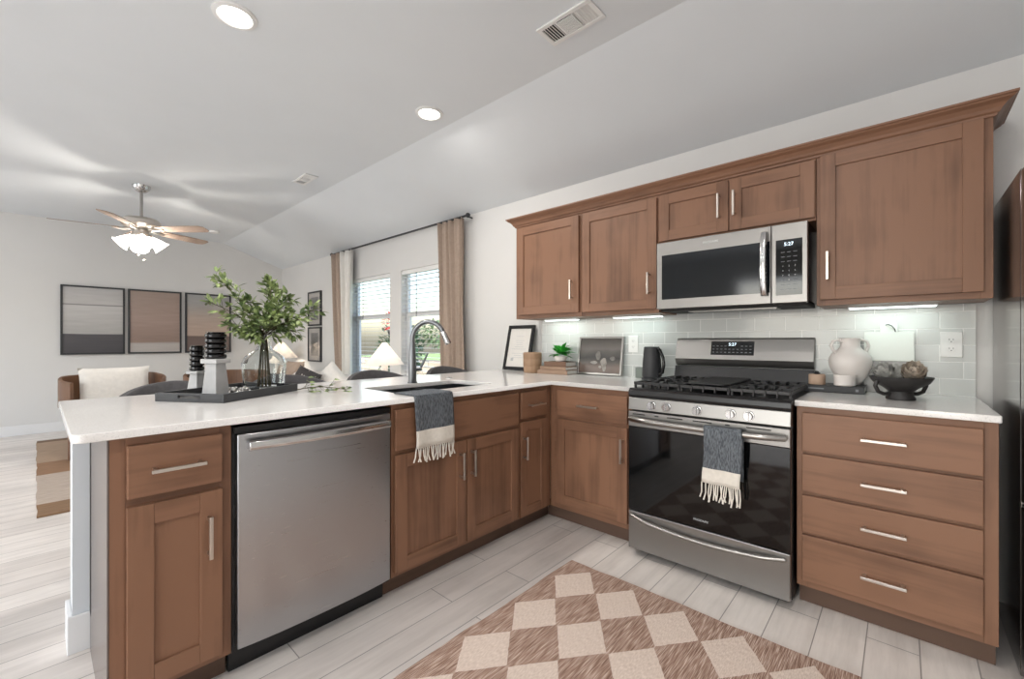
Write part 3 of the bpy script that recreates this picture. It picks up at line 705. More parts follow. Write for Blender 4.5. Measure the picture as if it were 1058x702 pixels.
for z in (1.415, 1.714): bx(bm, -0.533, MY-0.020, z-0.008, -0.513, MY-0.0005, z+0.008)
obj('handle', bm, M_chrome, md, 0.001, smooth=True)
bm = B(); bx(bm, MX0+0.01, MY+0.036, 1.350, MX1-0.012, 2.84, 1.3715); obj('vent_underside', bm, M_dark, t, 0.003)
bm = B(); bx(bm, MX0+0.15, MY+0.10, 1.345, MX1-0.15, MY+0.22, 1.3498)
obj('grease_filter', bm, M_steel, t)

# ------------------------------------------------------------------ refrigerator
t = thing('refrigerator', 'tall dark stainless refrigerator seen side-on at the right edge', 'refrigerator', (0.76, 2.5, 0))
bm = B(); bx(bm, 0.302, 2.262, 0.02, 1.21, 2.87, 1.765); obj('body', bm, M_fridge, t, 0.004)
for x0, x1 in ((0.302, 0.754), (0.758, 1.21)):
    bm = B(); bx(bm, x0, 2.19, 0.62, x1, 2.256, 1.76); d = obj('door', bm, M_fridge, t, 0.008)
    hx = x1-0.05 if x0 < 0.5 else x0+0.05
    bm = B(); tube(bm, [(hx, 2.19, 0.85), (hx, 2.145, 0.88), (hx, 2.145, 1.50), (hx, 2.19, 1.53)], 0.012, 12); obj('handle', bm, M_steel, d, smooth=True)
bm = B(); bx(bm, 0.302, 2.19, 0.06, 1.21, 2.256, 0.61); d = obj('freezer_drawer', bm, M_fridge, t, 0.008)
bm = B(); tube(bm, [(0.36, 2.19, 0.54), (0.38, 2.145, 0.54), (1.13, 2.145, 0.54), (1.15, 2.19, 0.54)], 0.012, 12); obj('handle', bm, M_steel, d, smooth=True)
for x in (0.36, 1.15):
    for y in (2.32, 2.80):
        bm = B(); cyl(bm, (x, y, 0), (x, y, 0.021), 0.022); obj('foot', bm, M_dark, t)

# ------------------------------------------------------------------ outlets
def outlet(x, z, label, dark=False):
    t = thing('wall_outlet', label, 'outlet', (x, YW-0.0105, z))
    bm = B(); y = YW-0.0105; bx(bm, x-0.038, y-0.006, z-0.060, x+0.038, y, z+0.060); obj('plate', bm, M_plastic, t, 0.003)
    for dz in (-0.021, 0.021):
        bm = B(); prism(bm, [(x+0.017*math.cos(a), z+dz+0.0145*math.sin(a)) for a in [k*PI/10 for k in range(20)]], 1, y-0.0085, y-0.0061)
        s_ = obj('socket', bm, M_plastic, t, 0.0008)
        bm = B()
        for dx in (-0.0065, 0.0065): bx(bm, x+dx-0.001, y-0.0088, z+dz-0.001, x+dx+0.001, y-0.0086, z+dz+0.007)
        bx(bm, x-0.002, y-0.0088, z+dz-0.009, x+0.002, y-0.0086, z+dz-0.005); obj('slots', bm, M_dark, s_)
outlet(0.172, 1.155, 'white double socket outlet on the tiles near the refrigerator')
outlet(-1.44, 1.150, 'white socket outlet on the tiles between the framed photo and the kettle')

# ------------------------------------------------------------------ rugs
def wavy_rug(name, x0, x1, y0, y1, th, m, label, amp, nx, ny, z=0.001, seed=3):
    rnd = random.Random(seed); bm = B()
    ph = [rnd.uniform(0, 6.28) for _ in range(8)]
    def P(i, j):
        x = x0+(x1-x0)*i/nx; y = y0+(y1-y0)*j/ny; u, v = i/nx, j/ny
        ex = amp*(math.sin(y*9+ph[0])+0.6*math.sin(y*23+ph[1])); ey = amp*(math.sin(x*8+ph[2])+0.6*math.sin(x*21+ph[3]))
        return x + ex*((1-u)**8 - 0.7*u**8 if True else 0), y + ey*((1-v)**8 + v**8), 0
    g = {}
    for s_ in (0, 1):
        for i in range(nx+1):
            for j in range(ny+1):
                x, y, _ = P(i, j); g[i, j, s_] = bm.verts.new((x, y, z + (th + 0.0006*math.sin(x*40)*math.sin(y*37) if s_ else 0)))
    for i in range(nx):
        for j in range(ny):
            bm.faces.new((g[i,j,1], g[i+1,j,1], g[i+1,j+1,1], g[i,j+1,1])); bm.faces.new((g[i,j+1,0], g[i+1,j+1,0], g[i+1,j,0], g[i,j,0]))
    for i in range(nx):
        for j in (0, ny): bm.faces.new((g[i,j,0], g[i+1,j,0], g[i+1,j,1], g[i,j,1]))
    for j in range(ny):
        for i in (0, nx): bm.faces.new((g[i,j,0], g[i,j+1,0], g[i,j+1,1], g[i,j,1]))
    return tag(obj(name, bm, m, smooth=True), label, 'rug')
wavy_rug('rug', -1.303, -0.105, -0.25, 1.903, 0.008, M_rug, 'brown and cream diamond-patterned flatweave rug on the kitchen floor', 0.003, 90, 150)
wavy_rug('rug', -7.42, -4.24, -0.0, 2.25, 0.012, M_jute, 'banded brown and beige jute rug in the living area', 0.003, 60, 60, seed=5)

# ------------------------------------------------------------------ towels
def fringe(parent, pts, dirn, L, r=0.0028, seed=1, m=None):
    rnd = random.Random(seed); bm = B()
    for p in pts:
        p = Vector(p); a = p; b_ = p + Vector((rnd.uniform(-.006, .006)*dirn[0], rnd.uniform(-.006, .006)*dirn[1], -L*0.55)); c_ = b_ + Vector((rnd.uniform(-.012, .012)*dirn[0], rnd.uniform(-.012, .012)*dirn[1], -L*0.45*rnd.uniform(.7, 1.1)))
        tube(bm, [a, b_, c_], [r, r*1.1, r*1.3], 7)
    return obj('fringe', bm, m or M_cream, parent, smooth=True, label='cream knotted fringe')
def sheet(name, label, prof, t0, t1, place, band, thick=0.005, n=18, wob=0.004, seed=2, taper=0.0):
    """prof: list of (a,z) down the drape; place(t,a,z)->xyz; band = index of first cream row"""
    bm = B(); rows = []
    for i, (a, z) in enumerate(prof):
        row = []
        for k in range(n+1):
            u = k/n; tt = t0+(t1-t0)*u
            f = max(0, min(1, (i-6)/8.0))
            a2 = a + wob*f*math.sin(u*PI*3.2+seed) ; tt += f*0.006*math.sin(i*0.5+seed)
            row.append(bm.verts.new(place(tt, a2, z)))
        rows.append(row)
    for i, (r0, r1) in enumerate(zip(rows, rows[1:])):
        for k in range(n):
            f = bm.faces.new((r0[k], r0[k+1], r1[k+1], r1[k])); f.material_index = 1 if i >= band else 0
    last = [v.co.copy() for v in rows[-1]]
    bmesh.ops.recalc_face_normals(bm, faces=bm.faces)
    o = obj(name, bm, [M_towel, M_cream], smooth=True)
    md = o.modifiers.new('solid', 'SOLIDIFY'); md.thickness = thick; md.offset = 0
    tag(o, label, 'towel'); return o, last
# over the counter edge, its back end in the sink
prof = [(-1.848, 0.80), (-1.845, 0.86), (-1.843, 0.905), (-1.835, 0.919), (-1.80, 0.9195), (-1.74, 0.9195), (-1.69, 0.9195), (-1.673, 0.917), (-1.667, 0.905), (-1.663, 0.88), (-1.662, 0.85), (-1.662, 0.82), (-1.662, 0.79), (-1.662, 0.755), (-1.661, 0.725), (-1.660, 0.70), (-1.660, 0.675)]
o, last = sheet('hand_towel', 'grey and cream fringed hand towel draped over the countertop edge at the sink', prof, 1.165, 1.392, lambda t, a, z: (a, t, z), 13, seed=1.0, wob=0.003)
fringe(o, [p for k, p in enumerate(last)], (0.3, 1), 0.07, seed=4)
# over the oven handle
hz = 0.750; hy = 2.130; prof = []
for z in (0.53, 0.58, 0.64, 0.70): prof.append((hy+0.020, z))
for k in range(7):
    a = k/6*PI; prof.append((hy + 0.020*math.cos(a), hz + 0.020*math.sin(a)))
for z in (0.71, 0.67, 0.63, 0.60, 0.575, 0.55, 0.525, 0.505): prof.append((hy-0.021, z))
o, last = sheet('hand_towel', 'grey and cream fringed hand towel hanging from the oven door handle', prof, -0.700, -0.535, lambda t, a, z: (t, a, z), 15, seed=2.2, wob=0.003)
fringe(o, [p for k, p in enumerate(last) if k % 2 == 0 or k > 3], (1, 0.3), 0.085, seed=9)

# ------------------------------------------------------------------ things on the wall-side counter
Z0 = CT + 0.0006
# framed certificate, leaning
def leaning_frame(name, label, x0, x1, h, ybot, tilt, fw, fm, art, cat='picture', glossy=None, extra=None, rotz=0.0):
    t = thing(name, label, cat, ((x0+x1)/2, ybot, Z0)); wdt = x1-x0
    bm = B(); X = wdt/2
    bx(bm, -X, -0.012, 0, -X+fw, 0.006, h); bx(bm, X-fw, -0.012, 0, X, 0.006, h); bx(bm, -X+fw, -0.012, 0, X-fw, 0.006, fw); bx(bm, -X+fw, -0.012, h-fw, X-fw, 0.006, h)
    bx(bm, -X+0.002, 0.006, 0.002, X-0.002, 0.009, h-0.002)
    obj('frame', bm, fm, t, 0.0015, world=False)
    bm = B(); bx(bm, -X+fw, -0.004, fw, X-fw, 0.004, h-fw); a = obj('print', bm, art, t, world=False)
    if extra: extra(a)
    t.rotation_euler = (-tilt, 0, rotz); t.location.z += 0.009*math.sin(tilt)+0.0005
    return t
def certlines(a):
    bm = B(); rnd = random.Random(4)
    for k in range(11):
        z = 0.30 - k*0.019; L = rnd.uniform(0.03, 0.085)
        if k in (1, 7): continue
        bx(bm, -L, -0.0044, z, L, -0.0040, z+0.0028)
    bx(bm, -0.075, -0.0044, 0.082, -0.045, -0.0040, 0.108)
    obj('printed_lines', bm, plain('pale_ink', srgb(178, 180, 182), 0.8), a, world=False)
leaning_frame('framed_certificate', 'black-framed white certificate leaning on the wall at the left end of the counter', -2.635, -2.335, 0.400, 2.775, math.radians(13), 0.030, M_resin, M_paper, extra=certlines)
# wooden canister
bm = B(); lathe(bm, [(0, 0), (0.066, 0), (0.070, 0.006), (0.0735, 0.05), (0.0725, 0.053), (0.0745, 0.056), (0.0755, 0.11), (0.074, 0.113), (0.076, 0.116), (0.076, 0.158), (0.070, 0.164), (0.060, 0.160), (0.058, 0.02), (0, 0.018)], (-2.235, 2.70, Z0), 40)
tag(obj('canister', bm, M_pine, smooth=True), 'round pale wooden canister between the certificate and the stacked books', 'canister')
# stacked books
def book(name, label, cx_, cy_, z, wx, dy, h, rot, cover, group=None):
    t = thing(name, label, 'book', (cx_, cy_, z), rot, group)
    X, Y = wx/2, dy/2; bm = B()
    bx(bm, -X, -Y, 0, X, Y, 0.003); bx(bm, -X, -Y, h-0.003, X, Y, h); bx(bm, -X, -Y, 0.003, X, -Y+0.004, h-0.003)
    obj('cover', bm, cover, t, 0.001, world=False)
    bm = B(); bx(bm, -X+0.004, -Y+0.004, 0.0031, X-0.004, Y-0.005, h-0.0031); obj('pages', bm, M_paper, t, world=False)
    return t
g = 'tan books stacked under the pot plant'
book('book', 'largest tan book at the bottom of the stack under the pot plant', -2.015, 2.765, Z0, 0.275, 0.20, 0.032, 0.05, M_kraft, g)
book('book', 'tan book in the middle of the stack under the pot plant', -2.010, 2.768, Z0+0.0325, 0.255, 0.185, 0.026, -0.04, M_kraft, g)
book('book', 'smaller brown book on top of the stack under the pot plant', -2.005, 2.765, Z0+0.059, 0.205, 0.15, 0.036, 0.03, M_brownb, g)
# pot plant
zp = Z0+0.0955
t = thing('potted_plant', 'bright green leafy plant in a small white pot on the stacked books', 'plant', (-2.0, 2.765, zp))
bm = B(); lathe(bm, [(0, 0), (0.036, 0), (0.044, 0.006), (0.050, 0.040), (0.046, 0.042), (0.042, 0.034), (0, 0.032)], (-2.0, 2.765, zp), 28); obj('pot', bm, M_ceramic, t, smooth=True)
def leaf(bm, p, d, up, L, wdt, curl=0.15, mi=0):
    d = d.normalized(); s = d.cross(up)
    if s.length < 1e-3: s = Vector((1, 0, 0))
    s.normalize(); nrm = s.cross(d).normalized()
    prof = [(0, 0.0), (0.15, 0.5), (0.42, 1.0), (0.75, 0.7), (1.0, 0.0)]
    mid = [bm.verts.new(p + d*(L*u) - nrm*(curl*L*u*u)) for u, _ in prof]; le = []; ri = []
    for u, q in prof[1:-1]:
        c_ = p + d*(L*u) - nrm*(curl*L*u*u); le.append(bm.verts.new(c_ + s*(wdt*q/2) + nrm*wdt*0.12)); ri.append(bm.verts.new(c_ - s*(wdt*q/2) + nrm*wdt*0.12))
    fs = []
    for side_ in (le, ri):
        fs.append((mid[0], side_[0], mid[1])); fs.append((mid[1], side_[0], side_[1], mid[2])); fs.append((mid[2], side_[1], side_[2], mid[3])); fs.append((mid[3], side_[2], mid[4]))
    for f in fs: bm.faces.new(f).material_index = mi
rnd = random.Random(11); bm = B()
for k in range(44):
    a = rnd.uniform(0, 2*PI); el = rnd.uniform(0.0, 1.35); d = Vector((math.cos(a)*math.cos(el), math.sin(a)*math.cos(el)*0.75, math.sin(el)))
    leaf(bm, Vector((-2.0, 2.765, zp+0.045)) + d*0.02, d, Vector((0, 0, 1)), rnd.uniform(0.065, 0.105), rnd.uniform(0.044, 0.06), 0.35)
obj('foliage', bm, M_leafb, t, smooth=True)
# framed photo
photo = layered('grey_photo_print', 2, 0.0, 0.26, [(0.0, srgb(96, 82, 76)), (0.22, srgb(120, 104, 96)), (0.36, srgb(86, 80, 76)), (0.5, srgb(58, 56, 54)), (0.75, srgb(108, 102, 98)), (1.0, srgb(84, 78, 74))], (6, 6, 9), 0.25, 0.3)
def photoextra(a):
    bm = B(); mk = lambda cx2, cz, rx, rz, n=18: prism(bm, [(cx2+rx*math.cos(2*PI*k/n)*(1+0.15*math.sin(5*k)), cz+rz*math.sin(2*PI*k/n)) for k in range(n)], 1, -0.0052, -0.0041)
    mk(0.038, 0.095, 0.026, 0.034); mk(0.045, 0.055, 0.016, 0.03); mk(-0.045, 0.092, 0.030, 0.012); mk(0.01, 0.06, 0.014, 0.01)
    obj('pale_shapes', bm, plain('pale_photo_grey', srgb(148, 142, 136), 0.4, 0, 0.2, 50), a, world=False)
    bm = B(); mk(-0.012, 0.145, 0.022, 0.034); mk(0.11, 0.125, 0.022, 0.016); obj('soft_shapes', bm, plain('mid_photo_grey', srgb(108, 104, 100), 0.4, 0, 0.2, 50), a, world=False)
leaning_frame('framed_photo', 'silver-framed dark grey photograph leaning on the tiles behind the counter', -1.885, -1.505, 0.290, 2.826, math.radians(9), 0.014, M_steel, photo, extra=photoextra)
# small box beside kettle
bm = B(); bx(bm, -1.385, 2.80, Z0, -1.320, 2.85, Z0+0.072); bx(bm, -1.380, 2.799, Z0+0.05, -1.325, 2.8, Z0+0.066)
tag(obj('small_box', bm, plain('grey_green_plastic', srgb(118, 126, 120), 0.5), bevel=0.004), 'small grey-green box on the counter just left of the kettle', 'box')
# kettle
kc = Vector((-1.235, 2.735, Z0))
t = thing('kettle', 'matte black electric kettle on the counter beside the range', 'kettle', kc)
bm = B(); lathe(bm, [(0, 0), (0.066, 0), (0.068, 0.012), (0.062, 0.016), (0, 0.016)], kc, 36); obj('base', bm, M_matteblack, t, smooth=True)
bm = B(); lathe(bm, [(0, 0.017), (0.061, 0.017), (0.064, 0.03), (0.060, 0.10), (0.053, 0.19), (0.050, 0.215), (0.046, 0.219), (0, 0.220)], kc, 36); kb = obj('body', bm, M_matteblack, t, smooth=True)
hd = Vector((0.80, -0.30, 0)).normalized(); bm = B()
tube(bm, [kc + hd*0.046 + Vector((0, 0, 0.207)), kc + hd*0.070 + Vector((0, 0, 0.198)), kc + hd*0.098 + Vector((0, 0, 0.15)), kc + hd*0.104 + Vector((0, 0, 0.10)), kc + hd*0.092 + Vector((0, 0, 0.052)), kc + hd*0.058 + Vector((0, 0, 0.038))], [0.010, 0.010, 0.0095, 0.0095, 0.010, 0.011], 12); obj('handle', bm, M_resin, t, smooth=True)
bm = B(); q_ = kc - hd*0.050; prism(bm, [(q_.x+0.012, q_.y-0.014), (q_.x-0.018, q_.y+0.002), (q_.x+0.006, q_.y+0.018)], 2, Z0+0.185, Z0+0.216); obj('spout', bm, M_matteblack, t, 0.003)

# right counter: book with jars and jug
bk = book('book', 'thick black book lying flat on the counter right of the range', -0.252, 2.738, Z0, 0.238, 0.185, 0.034, 0.0, M_matteblack)
bm = B(); bx(bm, -0.105, -0.0932, 0.015, -0.04, -0.0926, 0.021); bx(bm, 0.085, -0.0932, 0.011, 0.097, -0.0926, 0.023); obj('spine_print', bm, M_dimprint, bk, world=False)
zb_ = Z0+0.0345
t = thing('candle_jar', 'small tan lidded jar with a dark knot on top, standing on the black book', 'jar', (-0.327, 2.700, zb_))
bm = B(); lathe(bm, [(0, 0), (0.034, 0), (0.036, 0.003), (0.036, 0.048), (0.033, 0.052), (0, 0.052)], (-0.327, 2.700, zb_), 32); obj('body', bm, plain('tan_ceramic', srgb(178, 152, 132), 0.6), t, smooth=True)
bm = B(); lathe(bm, [(0, 0.0521), (0.012, 0.0521), (0.015, 0.057), (0.008, 0.062), (0.010, 0.066), (0, 0.068)], (-0.327, 2.700, zb_), 16); obj('knot', bm, M_matteblack, t, smooth=True, label='dark knot')
t = thing('cup', 'low white cylindrical cup standing on the black book in front of the jug', 'cup', (-0.212, 2.693, zb_))
bm = B(); lathe(bm, [(0, 0), (0.040, 0), (0.044, 0.004), (0.045, 0.040), (0.046, 0.042), (0.045, 0.054), (0.042, 0.054), (0.041, 0.01), (0, 0.009)], (-0.212, 2.693, zb_), 36); obj('body', bm, M_ceramic, t, smooth=True)
jc = Vector((-0.198, 2.782, zb_))
t = thing('jug', 'off-white round-bodied jug with two loop handles on the black book', 'jug', jc)
bm = B(); lathe(bm, [(0, 0), (0.040, 0), (0.046, 0.006), (0.066, 0.045), (0.084, 0.085), (0.090, 0.115), (0.086, 0.142), (0.070, 0.165), (0.050, 0.182), (0.042, 0.195), (0.041, 0.222), (0.046, 0.236), (0.042, 0.238), (0.035, 0.225), (0.035, 0.195), (0.06, 0.16), (0.08, 0.115), (0.06, 0.05), (0, 0.01)], jc, 44); obj('body', bm, M_ceramic, t, smooth=True)
for s_ in (-1, 1):
    bm = B(); ax_ = RT * s_
    tube(bm, [jc + ax_*0.036 + Vector((0, 0, 0.218)), jc + ax_*0.060 + Vector((0, 0, 0.230)), jc + ax_*0.086 + Vector((0, 0, 0.222)), jc + ax_*0.096 + Vector((0, 0, 0.198)), jc + ax_*0.085 + Vector((0, 0, 0.174)), jc + ax_*0.066 + Vector((0, 0, 0.160))], 0.0072, 12); obj('handle', bm, M_ceramic, t, smooth=True)
# serving board
t = thing('serving_board', 'white and grey serving board with a black cord leaning on the tiles behind the bowl', 'board', (-0.05, 2.835, Z0))
bm = B(); bx(bm, -0.095, -0.008, 0.158, 0.095, 0.008, 0.304)
prism(bm, rounded([(-0.034, 0.303), (0.034, 0.303), (0.034, 0.355), (-0.034, 0.355)], [0, 0, 0.015, 0.015]), 1, -0.008, 0.008); obj('board', bm, M_board, t, 0.002, world=False)
bm = B(); bx(bm, -0.095, -0.008, 0.0, 0.095, 0.008, 0.1577); obj('marble_half', bm, M_marble, t, 0.001, world=False, label='mottled grey marble lower half')
bm = B(); tube(bm, [(-0.012, -0.010, 0.338), (-0.002, -0.016, 0.341), (0.012, -0.018, 0.333), (0.022, -0.016, 0.318), (0.026, -0.012, 0.303)], 0.0022, 8); obj('cord', bm, M_leather, t, world=False, smooth=True)
t.rotation_euler = (-math.radians(6), 0, 0)
# footed bowl
bc = Vector((-0.005, 2.545, Z0))
t = thing('bowl', 'black footed stoneware bowl with two handles on the right-hand counter', 'bowl', bc)
bm = B(); lathe(bm, [(r_*0.80, z_) for r_, z_ in [(0, 0), (0.062, 0), (0.064, 0.006), (0.056, 0.022), (0.052, 0.036), (0.075, 0.052), (0.118, 0.074), (0.134, 0.094), (0.136, 0.101), (0.130, 0.101), (0.112, 0.082), (0.07, 0.060), (0, 0.052)]], bc, 48); obj('body', bm, M_bowl, t, smooth=True)
for s_ in (-1, 1):
    bm = B(); ax_ = Vector((0.80, 0.6, 0)).normalized() * s_
    tube(bm, [bc + ax_*0.096 + Vector((0, 0, 0.082)), bc + ax_*0.104 + Vector((0, 0, 0.060)), bc + ax_*0.092 + Vector((0, 0, 0.034)), bc + ax_*0.068 + Vector((0, 0, 0.024)), bc + ax_*0.044 + Vector((0, 0, 0.026))], 0.008, 12); obj('handle', bm, M_bowl, t, smooth=True)
# artichokes
def artichoke(c, r, label, seed, m, tiltv):
    rnd = random.Random(seed); t = thing('artichoke', label, 'artichoke', c)
    bm = B(); q = tiltv.normalized(); ux, uy = frame_of(q)
    bmesh.ops.create_icosphere(bm, subdivisions=2, radius=r*0.62, matrix=Matrix.Translation(c))
    for ring_ in range(7):
        th = PI*0.93 - ring_*PI*0.135; nn = max(4, int(11*math.sin(th))+3)
        for k in range(nn):
            a = 2*PI*(k + 0.5*(ring_ % 2))/nn + rnd.uniform(-.1, .1)
            rad = ux*math.cos(a) + uy*math.sin(a)
            p = c + (rad*math.sin(th) + q*math.cos(th))*r*0.55
            d = rad*max(0.12, math.sin(th)*0.75) + q*0.9
            leaf(bm, p, d, rad*-1.0, r*rnd.uniform(0.75, 0.95), r*0.62, -0.35)
    obj('scales', bm, m, t, smooth=True); return t
M_art = plain('artichoke_grey', srgb(172, 172, 168), 0.7, 0, 0.4, 45); M_art2 = plain('artichoke_tan', srgb(188, 176, 162), 0.7, 0, 0.4, 45)
artichoke(bc + Vector((-0.048, -0.018, 0.102)), 0.046, 'grey-green artichoke on the left side of the black bowl', 1, M_art, Vector((-0.3, -0.6, 0.9)))
artichoke(bc + Vector((0.040, 0.000, 0.106)), 0.052, 'largest artichoke, tan at its heart, on the right side of the black bowl', 2, M_art2, Vector((0.1, -0.8, 0.7)))
artichoke(bc + Vector((-0.012, 0.058, 0.102)), 0.038, 'small artichoke at the back of the black bowl between the other two', 3, M_art, Vector((0, 0.2, 1)))

# ------------------------------------------------------------------ peninsula decoration
tA, tB_ = Vector((-2.37, 0.338, 0)), Vector((-2.085, 0.518, 0)); ang = math.atan2(tB_.y-tA.y, tB_.x-tA.x)
tl = Vector((-math.sin(ang), math.cos(ang), 0))
t = thing('tray', 'charcoal wooden tray with cut-out handles lying across the peninsula', 'tray', (tA.x, tA.y, Z0), ang)
Wt, Lt, Ht, tk = 0.337, 0.46, 0.036, 0.012
bm = B(); bx(bm, 0, 0, 0, Wt, Lt, 0.010); bx(bm, 0, 0, 0.010, tk, Lt, Ht); bx(bm, Wt-tk, 0, 0.010, Wt, Lt, Ht)
hx0, hx1 = Wt/2-0.055, Wt/2+0.055
for y0, y1 in ((0, tk), (Lt-tk, Lt)):
    bx(bm, tk, y0, 0.010, hx0, y1, Ht); bx(bm, hx1, y0, 0.010, Wt-tk, y1, Ht); bx(bm, hx0, y0, 0.010, hx1, y1, 0.016); bx(bm, hx0, y0, 0.028, hx1, y1, Ht)
obj('tray_body', bm, M_tray, t, 0.001, world=False)
zt_ = Z0 + 0.0105
def pedestal(c, label, h, hw_b, hw_t, plate, pz, rb, nb):
    t = thing('candle_stand', label, 'candle holder', c, ang)
    bm = B(); v0 = [bm.verts.new((sx*hw_b, sy*hw_b, 0)) for sx, sy in ((-1,-1),(1,-1),(1,1),(-1,1))]; v1 = [bm.verts.new((sx*hw_t, sy*hw_t, h)) for sx, sy in ((-1,-1),(1,-1),(1,1),(-1,1))]
    bm.faces.new(v0[::-1]); bm.faces.new(v1)
    for k in range(4): bm.faces.new((v0[k], v0[(k+1)%4], v1[(k+1)%4], v1[k]))
    bx(bm, -plate, -plate, h, plate, plate, h+pz); obj('pedestal', bm, M_stone, t, 0.003, world=False)
    bm = B(); prof = [(0, h+pz+0.0003)]; st = 0.0232
    for i in range(nb):
        z = h+pz+0.0003+i*st
        prof += [(rb*0.80, z), (rb*0.97, z+st*0.18), (rb, z+st*0.42), (rb, z+st*0.55), (rb*0.97, z+st*0.8), (rb*0.74, z+st*0.97)]
    prof += [(rb*0.9, h+pz+nb*st+0.001), (rb*0.9, h+pz+nb*st+0.005), (0, h+pz+nb*st+0.005)]
    lathe(bm, prof, (0, 0, 0), 32); obj('ribbed_candle', bm, M_resin, t, smooth=True, world=False, label='glossy black ribbed candle')
def onray(px, z, d): return Vector((0, 0, 0)) + FW*d + RT*((px-531.6)/FPX*d) + Vector((0, 0, z))
pedestal(onray(223, zt_, 1.955), 'taller grey stone stand with a black ribbed candle on the tray', 0.146, 0.038, 0.027, 0.041, 0.020, 0.042, 5)
pedestal(onray(203.5, zt_, 2.060), 'shorter grey stone stand with a black ribbed candle on the tray', 0.090, 0.029, 0.020, 0.031, 0.014, 0.030, 5)
# bead string
bm = B(); rnd = random.Random(5); base = onray(247, zt_, 2.03)
for k in range(34):
    a = k*0.55; r = 0.020 + 0.0008*k
    p = base + Vector((math.cos(a)*r*1.1, math.sin(a)*r, 0.0095 + (0.012 if k % 3 == 0 else 0)))
    bmesh.ops.create_icosphere(bm, subdivisions=2, radius=0.0088, matrix=Matrix.Translation(p))
tag(obj('bead_garland', bm, M_beads, smooth=True), 'coiled string of silvery beads on the tray between the candle stands and the vase', 'beads')
# glass vase
vc = onray(273, zt_, 2.19)
t = thing('vase', 'large clear glass bottle vase standing on the tray', 'vase', vc)
H = [(0, 0), (0.088, 0), (0.100, 0.008), (0.108, 0.04), (0.114, 0.10), (0.116, 0.135), (0.104, 0.165), (0.070, 0.188), (0.042, 0.205), (0.034, 0.225), (0.033, 0.27), (0.042, 0.285), (0.040, 0.287), (0.029, 0.272), (0.030, 0.225), (0.038, 0.202), (0.067, 0.184), (0.100, 0.162), (0.112, 0.133), (0.110, 0.10), (0.104, 0.04), (0.095, 0.012), (0.080, 0.008), (0, 0.010)]
H = [(r*0.86, z) for r, z in H]; bm = B(); lathe(bm, H, vc, 56); obj('body', bm, M_glass, t, smooth=True)
# leafy branches standing in the vase
def branch(root_p, neck, tip, label, seed, nleaf, L=0.036, name='leafy_branch', cat='branch', group='leafy branches in the glass vase', zfloor=None):
    rnd = random.Random(seed); t = thing(name, label, cat, root_p, 0, group)
    mid = (neck + tip)/2 + Vector((rnd.uniform(-.02, .02), rnd.uniform(-.02, .02), 0.03))
    P0, P1, P2, P3 = root_p, neck, mid, tip; pts = [P0]
    def bez(a, b, c, u): return a*(1-u)**2 + b*2*u*(1-u) + c*u*u
    pts += [bez(P1, P2, P3, k/12) for k in range(13)]
    bm = B(); tube(bm, pts, [0.0028]*2 + [0.0026-0.0018*k/12 for k in range(12)], 6); st = obj('stem', bm, M_stem, t, smooth=True)
    bm = B(); tw = B()
    for i in range(nleaf):
        u = 0.02 + 0.98*(i/nleaf)**0.95; p = bez(P1, P2, P3, u); d0 = (bez(P1, P2, P3, min(1, u+.03)) - bez(P1, P2, P3, u-.03)).normalized()
        side_ = Vector((rnd.gauss(0, 1), rnd.gauss(0, 1), rnd.gauss(0, .8))); side_ = (side_ - d0*side_.dot(d0)).normalized()
        tl_ = rnd.uniform(0.012, 0.060)*(1.15-u*0.7); q = p + side_*tl_ + d0*tl_*0.7
        if zfloor and q.z < zfloor: q.z = zfloor + rnd.uniform(0, .01)
        tube(tw, [p, q], 0.0009, 4)
        for j in range(3 if i < nleaf-3 else 4):
            dl = (d0*0.8 + side_*0.7 + Vector((rnd.gauss(0, .55), rnd.gauss(0, .55), rnd.gauss(0, .45)))).normalized()
            if zfloor: dl.z = abs(dl.z)*0.25; dl.normalize()
            leaf(bm, q, dl, Vector((rnd.gauss(0, .5), rnd.gauss(0, .5), 1)), L*rnd.uniform(0.7, 1.15), L*0.42, 0.2)
    obj('leaves', bm, M_leaf, t, smooth=True); obj('twigs', tw, M_stem, t)
neck = vc + Vector((0, 0, 0.275))
BR = [((221, 284), -.06, 'tallest leafy branch, reaching furthest up and left out of the glass vase', 17),
      ((281, 291), .02, 'upright leafy branch rising highest straight above the glass vase', 17),
      ((326, 320), .05, 'long leafy branch reaching furthest right out of the glass vase', 17),
      ((236, 337), -.05, 'low leafy branch drooping left beside the black candles', 10),
      ((214, 312), -.12, 'thin leafy branch spreading left in front of the wall pictures', 12),
      ((303, 343), .02, 'low leafy branch drooping right over the shoulder of the vase', 13),
      ((298, 308), .07, 'bushy leafy branch leaning right between the upright and the longest right one', 18),
      ((256, 312), .02, 'bushy leafy branch leaning slightly left in the middle of the bunch', 16),
      ((287, 325), -.05, 'short bushy branch at the front centre of the bunch', 15),
      ((262, 347), -.06, 'shortest leafy branch hanging over the front of the vase neck', 10),
      ((288, 300), .10, 'leafy branch at the back of the bunch between the upright and the right-hand ones', 14),
      ((312, 330), -.04, 'short leafy branch at the lower right front of the bunch', 13)]
for i, ((px, py), dd, lb, nl) in enumerate(BR):
    d = 2.19 + dd; tip = onray(px, CAMZ + (352.3-py)/FPX*d, d)
    a = i*2*PI/len(BR); ro = vc + Vector((0.03*math.cos(a), 0.03*math.sin(a), 0.0155)); nk = neck + Vector((0.010*math.cos(a), 0.010*math.sin(a), 0))
    branch(ro, nk, tip, lb, 20+i, int(nl*2.0), 0.045)
